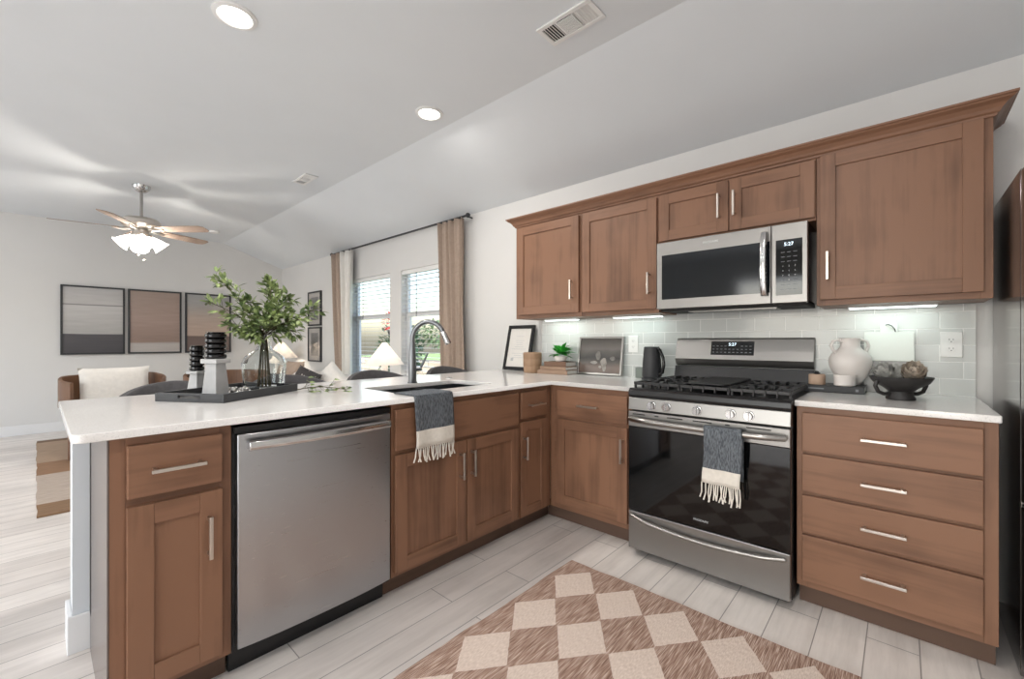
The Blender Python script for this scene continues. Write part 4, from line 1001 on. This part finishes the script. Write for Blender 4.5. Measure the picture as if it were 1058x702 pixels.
# fallen sprig on the counter
p0 = Vector((-2.275, 0.885, Z0+0.012)); p1 = Vector((-2.20, 0.96, Z0+0.010)); p2 = Vector((-2.07, 1.045, Z0+0.010))
branch(p0, p0+Vector((0.004, 0.004, 0)), p2, 'leafy green sprig lying on the countertop beside the tray', 77, 20, 0.030, 'leafy_sprig', 'sprig', None, zfloor=Z0+0.004)

# ------------------------------------------------------------------ bar stools behind the peninsula
def stool(label):
    t = thing('bar_stool', label, 'stool', (0, 0, 0), 0, 'bar stools along the back of the peninsula')
    bm = B(); prism(bm, rounded([(-0.21, -0.22), (0.21, -0.22), (0.21, 0.22), (-0.21, 0.22)], [0.08]*4), 2, 0.60, 0.67); obj('seat', bm, M_greyfab, t, 0.015, world=False, smooth=True)
    bm = B(); n = 28; secs = []
    for k in range(n+1):
        u = -1 + 2*k/n; a = u*1.15; hgt = 0.955 - 0.060*u*u - 0.01*abs(u)
        c = Vector((-0.235*math.cos(a)+0.02, 0.26*math.sin(a), 0)); nn = Vector((-math.cos(a), math.sin(a), 0)); th = 0.022
        secs.append([bm.verts.new(c + nn*dx + Vector((0, 0, z))) for dx, z in ((-th, 0.70), (th, 0.70), (th, hgt-0.015), (th*0.6, hgt), (-th*0.6, hgt), (-th, hgt-0.015))])
    for a, b_ in zip(secs, secs[1:]):
        for k in range(6): bm.faces.new((a[k], a[(k+1)%6], b_[(k+1)%6], b_[k]))
    bm.faces.new(secs[0]); bm.faces.new(secs[-1][::-1]); obj('backrest', bm, M_greyfab, t, world=False, smooth=True)
    bm = B()
    for y in (-0.16, 0.16): cyl(bm, (-0.18, y, 0.61), (-0.205, y*1.05, 0.72), 0.010, 0.010, 10)
    obj('back_support', bm, M_matteblack, t, world=False)
    for sx in (-1, 1):
        for sy in (-1, 1):
            bm = B(); tube(bm, [(sx*0.16, sy*0.16, 0.60), (sx*0.20, sy*0.20, 0.0)], [0.016, 0.011], 12); obj('leg', bm, M_matteblack, t, world=False)
    bm = B(); tube(bm, [(-0.188, -0.188, 0.2), (0.188, -0.188, 0.2), (0.188, 0.188, 0.2), (-0.188, 0.188, 0.2), (-0.188, -0.188, 0.2)], 0.008, 8); obj('foot_rail', bm, M_matteblack, t, world=False)
    return t
s0 = stool('charcoal bar stool nearest the open end of the peninsula, behind the tray')
SX = -2.735
s0.location = (SX, 0.50, 0)
dup(s0, (SX, 1.06, 0), 0, 'charcoal bar stool second from the open end, behind the glass vase')
dup(s0, (SX, 1.665, 0), 0, 'charcoal bar stool third from the open end, in front of the nearer table lamp')
dup(s0, (SX, 2.335, 0), 0, 'charcoal bar stool furthest from the open end, behind the faucet by the curtain')

# ------------------------------------------------------------------ living area
def far_picture(y0, y1, label, stops, amp=0.1):
    z0, z1 = 0.99, 1.905; t = thing('framed_print', label, 'picture', (XF+0.001, (y0+y1)/2, z0), 0, 'three abstract prints in a row')
    bm = B(); f = 0.022
    bx(bm, XF+0.001, y0, z0, XF+0.04, y0+f, z1); bx(bm, XF+0.001, y1-f, z0, XF+0.04, y1, z1); bx(bm, XF+0.001, y0+f, z0, XF+0.04, y1-f, z0+f); bx(bm, XF+0.001, y0+f, z1-f, XF+0.04, y1-f, z1)
    obj('frame', bm, M_matteblack, t, 0.001)
    bm = B(); bx(bm, XF+0.003, y0+f, z0+f, XF+0.03, y1-f, z1-f); obj('print', bm, layered('abstract_print', 2, 0.02, 0.895, stops, (1, 2.5, 30), 0.35, amp), t)
c_ = srgb
far_picture(0.205, 0.828, 'abstract print with a solid dark band across its base, left of the three', [(0, c_(78, 76, 80)), (0.285, c_(82, 80, 84)), (0.292, c_(176, 174, 172)), (0.72, c_(196, 194, 192)), (0.735, c_(120, 118, 118)), (0.75, c_(188, 186, 184)), (1, c_(178, 176, 176))], 0.02)
far_picture(0.861, 1.464, 'brownish abstract print with a pale strip at its base, middle of the three', [(0, c_(190, 184, 180)), (0.14, c_(184, 178, 174)), (0.17, c_(150, 128, 118)), (0.5, c_(168, 146, 136)), (1, c_(160, 142, 132))], 0.05)
far_picture(1.511, 2.108, 'abstract print fading from grey to tan over brown, right of the three', [(0, c_(120, 104, 98)), (0.26, c_(116, 100, 94)), (0.28, c_(190, 168, 154)), (0.6, c_(184, 168, 156)), (0.85, c_(166, 164, 162)), (1, c_(160, 160, 160))], 0.02)
def small_picture(z0, z1, label, stops, rough):
    x0, x1 = -6.975, -6.525; yy = YW-0.001; t = thing('framed_print', label, 'picture', ((x0+x1)/2, yy, z0), 0, 'pair of narrow prints by the curtain')
    bm = B(); f = 0.022
    bx(bm, x0, yy-0.03, z0, x0+f, yy, z1); bx(bm, x1-f, yy-0.03, z0, x1, yy, z1); bx(bm, x0+f, yy-0.03, z0, x1-f, yy, z0+f); bx(bm, x0+f, yy-0.03, z1-f, x1-f, yy, z1)
    obj('frame', bm, M_matteblack, t, 0.001)
    bm = B(); bx(bm, x0+f, yy-0.018, z0+f, x1-f, yy-0.002, z1-f); p = obj('mat_board', bm, layered('grey_mount', 2, 0, 0.5, [(0, c_(176, 170, 166)), (1, c_(186, 182, 178))], (4, 4, 4), rough, 0.1), t)
    bm = B(); bx(bm, x0+0.10, yy-0.0195, z0+0.09, x1-0.10, yy-0.0181, z1-0.09); obj('print', bm, layered('smudged_print', 2, 0.09, 0.43, stops, (14, 14, 9), rough, 0.5), p)
    bm = B(); bx(bm, x0+f, yy-0.0235, z0+f, x1-f, yy-0.0215, z1-f); obj('glass_front', bm, M_pane, t)
small_picture(1.405, 1.935, 'narrow black-framed monochrome print, upper of the pair beside the curtain', [(0, c_(70, 70, 72)), (0.4, c_(150, 148, 146)), (0.6, c_(60, 60, 62)), (1, c_(120, 118, 118))], 0.3)
small_picture(0.850, 1.385, 'narrow black-framed monochrome print, lower of the pair, above the sofa', [(0, c_(130, 126, 122)), (0.5, c_(70, 68, 68)), (1, c_(120, 118, 116))], 0.3)
# curtains
def curtain(xt0, xt1, xb0, xb1, label, lining_from=None, seed=1, pinch=None):
    t = thing('curtain', label, 'curtain', ((xb0+xb1)/2, 2.80, 0.02), 0, 'linen curtains at the living area windows')
    bm = B(); n = 90; m_ = 26; grid = []
    for j in range(m_+1):
        v = j/m_; z = 2.385 - v*2.365; row = []
        for k in range(n+1):
            u = k/n; a = (xt0+(xt1-xt0)*u)*(1-v) + (xb0+(xb1-xb0)*u)*v
            fold = 0.030*math.sin(u*2*PI*4.5+seed) + 0.010*math.sin(u*2*PI*11+seed*2)*(1-v*0.6)
            fold *= (0.75 + 0.35*math.sin(v*2.2+seed))
            row.append(bm.verts.new((a + 0.008*math.sin(v*7+u*9), 2.80 + fold, z)))
        grid.append(row)
    for j in range(m_):
        for k in range(n):
            f = bm.faces.new((grid[j][k], grid[j][k+1], grid[j+1][k+1], grid[j+1][k])); f.material_index = 1 if (lining_from is not None and k/n > lining_from) else 0
    o = obj('cloth', bm, [M_linen, M_lining], t, smooth=True); md = o.modifiers.new('solid', 'SOLIDIFY'); md.thickness = 0.004
curtain(-6.02, -5.42, -5.80, -5.46, 'tan linen curtain left of the windows, its pale lining showing', 0.45, 1)
curtain(-3.60, -3.19, -3.52, -3.16, 'tan linen curtain right of the windows, nearest the kitchen', None, 2.4)
t = thing('curtain_rod', 'thin black curtain rod above both windows', 'curtain rod', (-4.6, 2.80, 2.40))
bm = B(); cyl(bm, (-6.00, 2.80, 2.392), (-3.14, 2.80, 2.392), 0.011, None, 14); obj('rod', bm, M_matteblack, t, smooth=True)
for x in (-6.005, -3.13): bm = B(); bmesh.ops.create_uvsphere(bm, u_segments=16, v_segments=10, radius=0.024, matrix=Matrix.Translation((x, 2.80, 2.392))); obj('finial', bm, M_matteblack, t, smooth=True)
for x in (-5.96, -3.17): bm = B(); cyl(bm, (x, 2.80, 2.392), (x, YW-0.001, 2.392), 0.007, None, 10); obj('bracket', bm, M_matteblack, t)
# blinds
for i, (x0, x1) in enumerate(WINS):
    t = thing('window_blind', ['white slatted blind open in the left window', 'white slatted blind open in the right window, nearest the kitchen'][i], 'blind', ((x0+x1)/2, YW+0.035, WZ1))
    bm = B(); bx(bm, x0+0.008, YW+0.008, WZ1-0.05, x1-0.008, YW+0.066, WZ1-0.002); obj('head_rail', bm, M_plastic, t, 0.003)
    bm = B(); z = WZ1-0.085
    while z > WZ0+0.03:
        bx(bm, x0+0.012, YW+0.012, z, x1-0.012, YW+0.062, z+0.0028); z -= 0.052
    obj('slats', bm, M_plastic, t)
    bm = B(); bx(bm, x0+0.012, YW+0.014, WZ0+0.008, x1-0.012, YW+0.060, WZ0+0.022); obj('bottom_rail', bm, M_plastic, t)
    bm = B()
    for x in (x0+0.15, x1-0.15):
        for y in (YW+0.0115, YW+0.0625): cyl(bm, (x, y, WZ0+0.02), (x, y, WZ1-0.05), 0.0012, None, 6)
    obj('ladder_cord', bm, M_plastic, t)
    bm = B(); cyl(bm, (x0+0.30, YW+0.006, 1.45), (x0+0.30, YW+0.006, WZ1-0.05), 0.004, None, 8); obj('tilt_wand', bm, M_greyfab, t)
# table lamps
M_shade = None
def shademat():
    m, n, l, b = new_mat('paper_lampshade'); b.inputs['Base Color'].default_value = srgb(244, 240, 236); b.inputs['Roughness'].default_value = 0.8
    out = n['Material Output']; tr = n.new('ShaderNodeBsdfTranslucent'); tr.inputs['Color'].default_value = srgb(252, 248, 244)
    mx = n.new('ShaderNodeMixShader'); mx.inputs[0].default_value = 0.45; l.new(b.outputs[0], mx.inputs[1]); l.new(tr.outputs[0], mx.inputs[2]); l.new(mx.outputs[0], out.inputs['Surface'])
    return m
M_shade = shademat()
def side_table(x, y, h, r, label, m):
    t = thing('side_table', label, 'table', (x, y, 0))
    bm = B(); lathe(bm, [(0, h-0.025), (r, h-0.025), (r+0.003, h-0.02), (r+0.003, h-0.005), (r, h), (0, h)], (x, y, 0), 40); obj('table_top', bm, m, t, smooth=True)
    bm = B(); cyl(bm, (x, y, 0.02), (x, y, h-0.026), 0.03, 0.03, 20); obj('column', bm, m, t, smooth=True)
    bm = B(); lathe(bm, [(0, 0), (r*0.7, 0), (r*0.7, 0.012), (0.03, 0.02), (0, 0.02)], (x, y, 0), 32); obj('base', bm, m, t, smooth=True)
def lamp(x, y, zt_, zs, za, label, watts, sr=0.205):
    t = thing('table_lamp', label, 'lamp', (x, y, zt_))
    bm = B(); lathe(bm, [(0, 0), (0.075, 0), (0.075, 0.03), (0.04, 0.035), (0.036, 0.05), (0.036, zs-zt_-0.01), (0, zs-zt_-0.01)], (x, y, zt_+0.0005), 28); obj('base', bm, M_ceramic, t, smooth=True)
    bm = B(); tube(bm, [(x, y, zs-0.012), (x, y, za-0.022)], 0.004, 8); obj('harp', bm, M_matteblack, t)
    bm = B(); bmesh.ops.create_uvsphere(bm, u_segments=16, v_segments=12, radius=0.028, matrix=Matrix.Translation((x, y, zs+0.05))); obj('bulb', bm, emis('lamp_bulb', (1, 0.88, 0.72, 1), 8), t, smooth=True)
    bm = B(); lathe(bm, [(sr, zs), (0.022, za), (0.020, za-0.002), (sr-0.004, zs)], (x, y, 0), 44, close=True); obj('lamp_shade', bm, M_shade, t, smooth=True)
    l_ = bpy.data.lights.new('lamp_glow', 'POINT'); l_.energy = watts; l_.color = (1, 0.88, 0.72); l_.shadow_soft_size = 0.035
    o = bpy.data.objects.new('lamp_glow', l_); COL.objects.link(o); o.location = (x, y, zs+0.10)
M_blackm = M_matteblack
side_table(-4.16, 2.52, 0.60, 0.22, 'pale round pedestal side table under the nearer lamp by the windows', M_ceramic)
lamp(-4.16, 2.52, 0.60, 0.915, 1.155, 'cone-shaded white table lamp in front of the windows, nearer of the two', 6)
side_table(-7.32, 2.60, 0.62, 0.22, 'black round side table in the far corner beside the sofa', M_blackm)
lamp(-7.32, 2.60, 0.62, 0.90, 1.165, 'cone-shaded white table lamp in the far corner beside the framed prints', 6, 0.24)
# sofa
t = thing('sofa', 'low off-white sofa along the back wall under the windows', 'sofa', (-5.85, 2.35, 0))
bm = B(); bx(bm, -6.95, 1.90, 0.14, -4.85, 2.70, 0.30); obj('base', bm, M_offwhite, t, 0.03)
for x0, x1 in ((-6.78, -5.905), (-5.895, -5.02)):
    bm = B(); bx(bm, x0, 1.88, 0.302, x1, 2.48, 0.45); obj('seat_cushion', bm, M_offwhite, t, 0.04)
bm = B(); bx(bm, -6.78, 2.49, 0.302, -5.02, 2.70, 0.74); obj('back_cushion', bm, M_offwhite, t, 0.05)
for x0, x1 in ((-6.95, -6.79), (-5.01, -4.85)):
    bm = B(); bx(bm, x0, 1.90, 0.302, x1, 2.70, 0.60); obj('arm', bm, M_offwhite, t, 0.04)
for x in (-6.88, -4.92):
    for y in (1.96, 2.64):
        bm = B(); cyl(bm, (x, y, 0.0135), (x, y, 0.14), 0.018, 0.024, 12); obj('leg', bm, M_matteblack, t)
def cushion(x, y, z, sz, rz, tilt, m, label, group='scatter cushions on the sofa', roll=0.0, sy=None):
    bm = B(); n = 14; sy = sy or sz
    top = {}; 
    for s_ in (0, 1):
        for i in range(n+1):
            for j in range(n+1):
                u = -1+2*i/n; v = -1+2*j/n; b_ = (1-u*u)**0.5*(1-v*v)**0.5 if abs(u) < 1 and abs(v) < 1 else 0
                pin = 1 - 0.06*(1-abs(v)**4)*abs(u)**3; pin2 = 1 - 0.06*(1-abs(u)**4)*abs(v)**3
                if s_ == 1 and (i in (0, n) or j in (0, n)): top[i, j, 1] = top[i, j, 0]; continue
                top[i, j, s_] = bm.verts.new((u*sz/2*pin, (0.5*b_**0.8*0.16)*(1 if s_ else -1), v*sy/2*pin2))
    for s_ in (0, 1):
        for i in range(n):
            for j in range(n):
                try: bm.faces.new([top[a, b2, s_] for a, b2 in ((i, j), (i+1, j), (i+1, j+1), (i, j+1))])
                except ValueError: pass
    o = tag(obj('cushion', bm, m, smooth=True), label, 'cushion', group)
    o.location = (x, y, z); o.rotation_euler = (-tilt, roll, rz); return o
def stripemat(name, c1, c2, sc, ax=0):
    m, n, l, b = new_mat(name); v = coords(n, l); wv = n.new('ShaderNodeTexWave'); wv.inputs['Scale'].default_value = sc; wv.bands_direction = 'XYZ'[ax]; l.new(v, wv.inputs['Vector'])
    l.new(ramp(n, l, wv.outputs['Fac'], [(0.4, c1), (0.6, c2)]), b.inputs['Base Color']); b.inputs['Roughness'].default_value = 0.9; return m
def dotmat():
    m, n, l, b = new_mat('black_dotted_weave'); v = coords(n, l); t_ = n.new('ShaderNodeTexVoronoi'); t_.inputs['Scale'].default_value = 26; t_.inputs['Randomness'].default_value = 0.2; l.new(v, t_.inputs['Vector'])
    l.new(ramp(n, l, t_.outputs['Distance'], [(0.18, srgb(170, 164, 158)), (0.3, srgb(62, 58, 58))]), b.inputs['Base Color']); b.inputs['Roughness'].default_value = 0.9; return m
cushion(-6.20, 2.34, 0.69, 0.42, 0.15, 0.25, M_tanfab, 'tan cushion on the sofa, nearest the corner lamp')
cushion(-5.80, 2.22, 0.625, 0.40, -0.2, 0.55, stripemat('grey_stripe', srgb(228, 224, 220), srgb(176, 172, 168), 9, 2), 'pale striped cushion in the middle of the sofa', roll=0.1, sy=0.30)
cushion(-5.24, 2.12, 0.675, 0.34, 0.45, 0.25, dotmat(), 'charcoal dotted cushion on the sofa in front of the white one', roll=0.35)
cushion(-5.12, 2.38, 0.70, 0.35, 0.40, 0.18, M_offwhite, 'white cushion at the window end of the sofa behind the dotted one', roll=0.75)
# barrel armchairs
def armchair(label):
    t = thing('armchair', label, 'armchair', (0, 0, 0), 0, 'pair of walnut-framed armchairs')
    bm = B(); prism(bm, rounded([(-0.32, -0.33), (0.36, -0.33), (0.36, 0.33), (-0.32, 0.33)], [0.12, 0.06, 0.06, 0.12]), 2, 0.26, 0.43); obj('seat', bm, M_offwhite, t, 0.03, world=False, smooth=True)
    bm = B(); n = 34; secs = []
    for k in range(n+1):
        u = -1+2*k/n; a = u*2.05; hgt = 0.80 - 0.05*max(0, abs(u)-0.55)/0.45
        c = Vector((-0.385*math.cos(a), 0.405*math.sin(a), 0)); nn = Vector((-math.cos(a), math.sin(a), 0)); th = 0.016
        secs.append([bm.verts.new(c + nn*dx + Vector((0, 0, z))) for dx, z in ((-th, 0.50), (th, 0.50), (th, hgt-0.008), (th*0.5, hgt), (-th*0.5, hgt), (-th, hgt-0.008))])
    for a, b_ in zip(secs, secs[1:]):
        for k in range(6): bm.faces.new((a[k], a[(k+1)%6], b_[(k+1)%6], b_[k]))
    bm.faces.new(secs[0]); bm.faces.new(secs[-1][::-1]); obj('wrap_back', bm, M_walnut, t, world=False, smooth=True)
    for a in (-2.0, -0.75, 0.75, 2.0):
        p = Vector((-0.385*math.cos(a), 0.405*math.sin(a), 0)); bm = B(); cyl(bm, p, p + Vector((0, 0, 0.51)), 0.016, 0.020, 14); obj('leg', bm, M_walnut, t, world=False)
    bm = B()
    for a in (-2.0, -0.75, 0.75, 2.0):
        p = Vector((-0.385*math.cos(a), 0.405*math.sin(a), 0.33)); q = p*0.75; q.z = 0.33; cyl(bm, p, q, 0.014, 0.014, 10)
    obj('seat_rail', bm, M_walnut, t, world=False)
    return t
ch = armchair('walnut-wrapped armchair holding a white cushion, below the left print'); ch.location = (-6.20, 0.56, 0.0135); ch.rotation_euler = (0, 0, math.radians(8))
dup(ch, (-5.85, 1.50, 0.0135), math.radians(-10), 'walnut-wrapped armchair behind the tray and candles, its rim showing')
cushion(-6.16, 0.56, 0.68, 0.58, PI/2+0.14, 0.12, M_offwhite, 'plump white cushion in the armchair nearest the left', None, sy=0.44)

# ------------------------------------------------------------------ ceiling fixtures
for i, (x, y) in enumerate(RECESS_AND_FILL[:2]):
    t = thing('recessed_light', ['round recessed ceiling light above the peninsula, nearest the camera', 'round recessed ceiling light above the sink, further from the camera'][i], 'light', (x, y, ZF))
    bm = B(); lathe(bm, [(0.095, ZF-0.0005), (0.093, ZF-0.007), (0.075, ZF-0.012), (0.068, ZF-0.006), (0.068, ZF-0.0005)], (x, y, 0), 48, close=True); obj('trim_ring', bm, M_plastic, t, smooth=True)
    bm = B(); lathe(bm, [(0, ZF-0.008), (0.067, ZF-0.008), (0.067, ZF-0.003), (0, ZF-0.003)], (x, y, 0), 40); obj('lens', bm, M_lamp, t)
def vent(x0, y0, x1, y1, label, three=True):
    t = thing('ceiling_vent', label, 'vent', ((x0+x1)/2, (y0+y1)/2, ZF)); f = 0.022
    bm = B(); bx(bm, x0+f, y0+f, ZF-0.003, x1-f, y1-f, ZF-0.0005); obj('duct_opening', bm, M_dark, t)
    bm = B(); bx(bm, x0, y0, ZF-0.010, x1, y0+f, ZF-0.0005); bx(bm, x0, y1-f, ZF-0.010, x1, y1, ZF-0.0005); bx(bm, x0, y0+f, ZF-0.010, x0+f, y1-f, ZF-0.0005); bx(bm, x1-f, y0+f, ZF-0.010, x1, y1-f, ZF-0.0005)
    L = x1-x0-2*f
    for q in (0.31, 0.67): bx(bm, x0+f+L*q-0.006, y0+f, ZF-0.0095, x0+f+L*q+0.006, y1-f, ZF-0.003)
    obj('frame', bm, M_plastic, t, 0.002)
    bm = B()
    for a, b_, tw in ((0.0, 0.31, 0.35), (0.67, 1.0, -0.9)):
        k = x0+f+L*a+0.010
        while k < x0+f+L*b_-0.004:
            d = 0.010*tw; prism(bm, [(k-0.0022, ZF-0.003), (k+0.0022, ZF-0.003), (k+0.0022+d, ZF-0.0095), (k-0.0022+d, ZF-0.0095)], 1, y0+f, y1-f); k += 0.0145
    y = y0+f+0.008
    while y < y1-f-0.004: bx(bm, x0+f+L*0.31+0.006, y, ZF-0.0092, x0+f+L*0.67-0.006, y+0.0075, ZF-0.004); y += 0.0125
    obj('louvers', bm, M_plastic, t)
vent(-1.370, 1.683, -1.060, 1.835, 'white louvred ceiling vent above the range side of the kitchen, nearest the camera')
vent(-4.45, 1.68, -4.14, 1.80, 'smaller-looking white louvred ceiling vent beyond the sink, towards the windows')
bm = B(); lathe(bm, [(0, ZF-0.03), (0.05, ZF-0.03), (0.06, ZF-0.02), (0.065, ZF-0.0005), (0, ZF-0.0005)], (-7.30, 1.70, 0), 28)
tag(obj('smoke_detector', bm, M_plastic, smooth=True), 'small round white detector on the ceiling near the far wall', 'detector')
# ceiling fan
fx, fy = -5.72, 0.71
t = thing('ceiling_fan', 'five-blade ceiling fan with frosted light shades over the living area', 'ceiling fan', (fx, fy, ZF))
bm = B(); lathe(bm, [(0, ZF-0.0005), (0.075, ZF-0.0005), (0.070, ZF-0.03), (0.040, ZF-0.062), (0.016, ZF-0.068), (0, ZF-0.068)], (fx, fy, 0), 32); obj('canopy', bm, M_chrome, t, smooth=True)
bm = B(); cyl(bm, (fx, fy, ZF-0.067), (fx, fy, 2.415), 0.013, None, 16); obj('downrod', bm, M_steel, t, smooth=True)
bm = B(); lathe(bm, [(0, 2.420), (0.05, 2.418), (0.13, 2.405), (0.155, 2.380), (0.158, 2.340), (0.135, 2.315), (0.09, 2.300), (0, 2.298)], (fx, fy, 0), 40); obj('motor', bm, M_nickel, t, smooth=True)
bm = B(); lathe(bm, [(0, 2.297), (0.06, 2.297), (0.06, 2.262), (0.085, 2.25), (0.085, 2.225), (0.05, 2.205), (0, 2.205)], (fx, fy, 0), 32); obj('light_hub', bm, M_nickel, t, smooth=True)
M_blade = wood('fan_blade_wood', 0, srgb(120, 100, 88), srgb(160, 140, 126), 0.5)
C0 = Vector((fx, fy, 0))
for k in range(5):
    a = math.radians(18 + 72*k); dirv = FW*math.cos(a) + RT*math.sin(a); sd = Vector((-dirv.y, dirv.x, 0)); bm = B(); zB = 2.300
    outl = []
    for r, hw in ((0.17, 0.045), (0.25, 0.058), (0.50, 0.068), (0.62, 0.064), (0.655, 0.045), (0.66, 0.0)): outl.append((r, hw))
    poly = [(r, hw) for r, hw in outl] + [(r, -hw) for r, hw in outl[:-1][::-1]]
    top = [bm.verts.new(C0 + dirv*r + sd*h + Vector((0, 0, zB + 0.006 - h*0.20))) for r, h in poly]; bot = [bm.verts.new(C0 + dirv*r + sd*h + Vector((0, 0, zB - h*0.20))) for r, h in poly]
    bm.faces.new(top); bm.faces.new(bot[::-1]); n_ = len(poly)
    for q in range(n_): bm.faces.new((top[q], top[(q+1)%n_], bot[(q+1)%n_], bot[q]))
    bl = obj('blade', bm, M_blade, t)
    bm = B(); tube(bm, [C0 + dirv*0.08 + Vector((0, 0, 2.302)), C0 + dirv*0.14 + Vector((0, 0, 2.288)), C0 + dirv*0.22 + Vector((0, 0, 2.295))], [0.018, 0.014, 0.010], 10); obj('blade_bracket', bm, M_nickel, bl, smooth=True)
M_fshade = emis('lit_frosted_glass', (1, 0.95, 0.88, 1), 3.2)
for k in range(4):
    a = math.radians(45 + 90*k); dv = FW*math.cos(a) + RT*math.sin(a)
    p0 = C0 + dv*0.07 + Vector((0, 0, 2.225)); ax_ = (dv*0.75 + Vector((0, 0, -0.75))).normalized(); ux, uy = frame_of(ax_)
    bm = B(); rings = []
    for dd, r in ((0.0, 0.022), (0.03, 0.034), (0.07, 0.050), (0.115, 0.062), (0.135, 0.078), (0.133, 0.076), (0.11, 0.058), (0.06, 0.043), (0.01, 0.02)): rings.append(ring(bm, p0 + ax_*dd, r, ux, uy, 24))
    for r0, r1 in zip(rings, rings[1:]):
        for q in range(24): bm.faces.new((r0[q], r0[(q+1)%24], r1[(q+1)%24], r1[q]))
    bm.faces.new(rings[0]); bm.faces.new(rings[-1]); obj('glass_shade', bm, M_fshade, t, smooth=True)
for dx, L in ((-0.03, 0.17), (0.03, 0.22)):
    bm = B(); p = C0 + RT*dx + Vector((0, 0, 2.205)); tube(bm, [p, p + Vector((0, 0, -L))], 0.0016, 6); bmesh.ops.create_uvsphere(bm, u_segments=10, v_segments=8, radius=0.010, matrix=Matrix.Translation(p + Vector((0, 0, -L)))); obj('pull_chain', bm, M_nickel, t)
l_ = bpy.data.lights.new('fan_glow', 'POINT'); l_.energy = 26; l_.color = (1, 0.93, 0.84); l_.shadow_soft_size = 0.05
o = bpy.data.objects.new('fan_glow', l_); COL.objects.link(o); o.location = (fx, fy, 2.10)

# ------------------------------------------------------------------ outdoors beyond the windows
M_grass = plain('lawn', srgb(140, 166, 100), 0.9, 0, 0.2, 3)
bm = B(); bx(bm, -40, YW+0.3, -0.5, 20, 60, -0.3); struct('ground', bm, M_grass)
bm = B(); bx(bm, -9.0, 3.05, -0.3, 1.5, 5.6, -0.12); struct('patio', bm, plain('patio_slab', srgb(190, 186, 180), 0.8))
# low stone wall
t = None
bm = B(); bx(bm, -20, 7.6, -0.3, -5, 7.9, 0.60)
def stonemat():
    m, n, l, b = new_mat('pale_stone_blocks'); v = coords(n, l, (1, 1, 1), (PI/2, 0, 0)); br = n.new('ShaderNodeTexBrick'); br.inputs['Scale'].default_value = 1; br.inputs['Brick Width'].default_value = 0.6; br.inputs['Row Height'].default_value = 0.2; br.inputs['Mortar Size'].default_value = 0.012
    br.inputs['Color1'].default_value = srgb(205, 190, 176); br.inputs['Color2'].default_value = srgb(184, 170, 158); br.inputs['Mortar'].default_value = srgb(120, 112, 106); l.new(v, br.inputs['Vector']); l.new(br.outputs['Color'], b.inputs['Base Color']); b.inputs['Roughness'].default_value = 0.9; return m
tag(obj('garden_wall', bm, stonemat(), bevel=0.01), 'low pale block wall outside, seen through the blinds', 'wall')
def shrub(x, y, z0, r, h, label, seed, m, n=700):
    rnd = random.Random(seed); t = thing('shrub', label, 'shrub', (x, y, z0))
    bm = B(); tube(bm, [(x, y, z0), (x+0.05, y, z0+h*0.4), (x, y, z0+h*0.7)], [0.05*r, 0.04*r, 0.02*r], 8); obj('trunk', bm, M_stem, t)
    bm = B()
    for k in range(n):
        a = rnd.uniform(0, 2*PI); el = math.asin(rnd.uniform(-1, 1)); rr = rnd.uniform(0.65, 1.0)
        d = Vector((math.cos(a)*math.cos(el), math.sin(a)*math.cos(el), math.sin(el)))
        p = Vector((x, y, z0+h*0.6)) + Vector((d.x*r*rr, d.y*r*rr, d.z*h*0.42*rr))
        leaf(bm, p, d + Vector((rnd.gauss(0, .5), rnd.gauss(0, .5), rnd.gauss(0, .5))), Vector((0, 0, 1)), 0.16*r+0.06, 0.09*r+0.04)
    obj('foliage', bm, m, t)
M_bush = leafmat('bush_leaf', srgb(70, 104, 54), srgb(136, 170, 96))
shrub(-6.6, 6.6, -0.3, 0.5, 1.5, 'rounded green shrub outside the right window, in front of the garden wall', 3, M_bush)
shrub(-9.6, 6.3, -0.3, 0.6, 1.9, 'taller dark green shrub outside the left window', 4, leafmat('dark_bush_leaf', srgb(40, 74, 50), srgb(84, 124, 80)))
M_far = leafmat('distant_leaf', srgb(96, 124, 84), srgb(150, 176, 120))
for i, (x, y, r, h) in enumerate(((-27, 34, 2.8, 3.4), (-34, 36, 3.0, 3.8), (-20, 36, 2.8, 3.3), (-41, 33, 3.2, 3.9), (-13, 38, 3.0, 3.6))):
    shrub(x, y, -0.3, r, h, ['distant pale green tree beyond the lawn, behind the faucet', 'distant tree beyond the lawn seen through the left window', 'distant tree beyond the lawn towards the right curtain', 'distant tree furthest left beyond the lawn', 'distant tree furthest right beyond the lawn, mostly behind the curtain'][i], 30+i, M_far, 500)
# red flowers hanging outside the left window
t = thing('potted_flowers', 'red flowers in a pot on a stake outside the left window beside the window pier', 'flowers', (-7.93, 5.0, 1.5))
rnd = random.Random(8); bm = B()
for k in range(90):
    d = Vector((rnd.gauss(0, 1), rnd.gauss(0, 1), rnd.gauss(0, 1))).normalized(); p = Vector((-7.93, 5.0, 1.55)) + Vector((d.x*0.16, d.y*0.16, d.z*0.20)); leaf(bm, p, d, Vector((0, 0, 1)), 0.09, 0.07)
obj('blooms', bm, plain('red_petal', srgb(226, 60, 58), 0.6), t)
bm = B(); lathe(bm, [(0, 1.28), (0.08, 1.28), (0.13, 1.40), (0.12, 1.40), (0, 1.32)], (-7.93, 5.0, 0), 20); obj('pot', bm, M_matteblack, t, smooth=True)
bm = B(); cyl(bm, (-7.93, 5.0, -0.12), (-7.93, 5.0, 1.30), 0.02, None, 10); obj('stake', bm, M_matteblack, t)
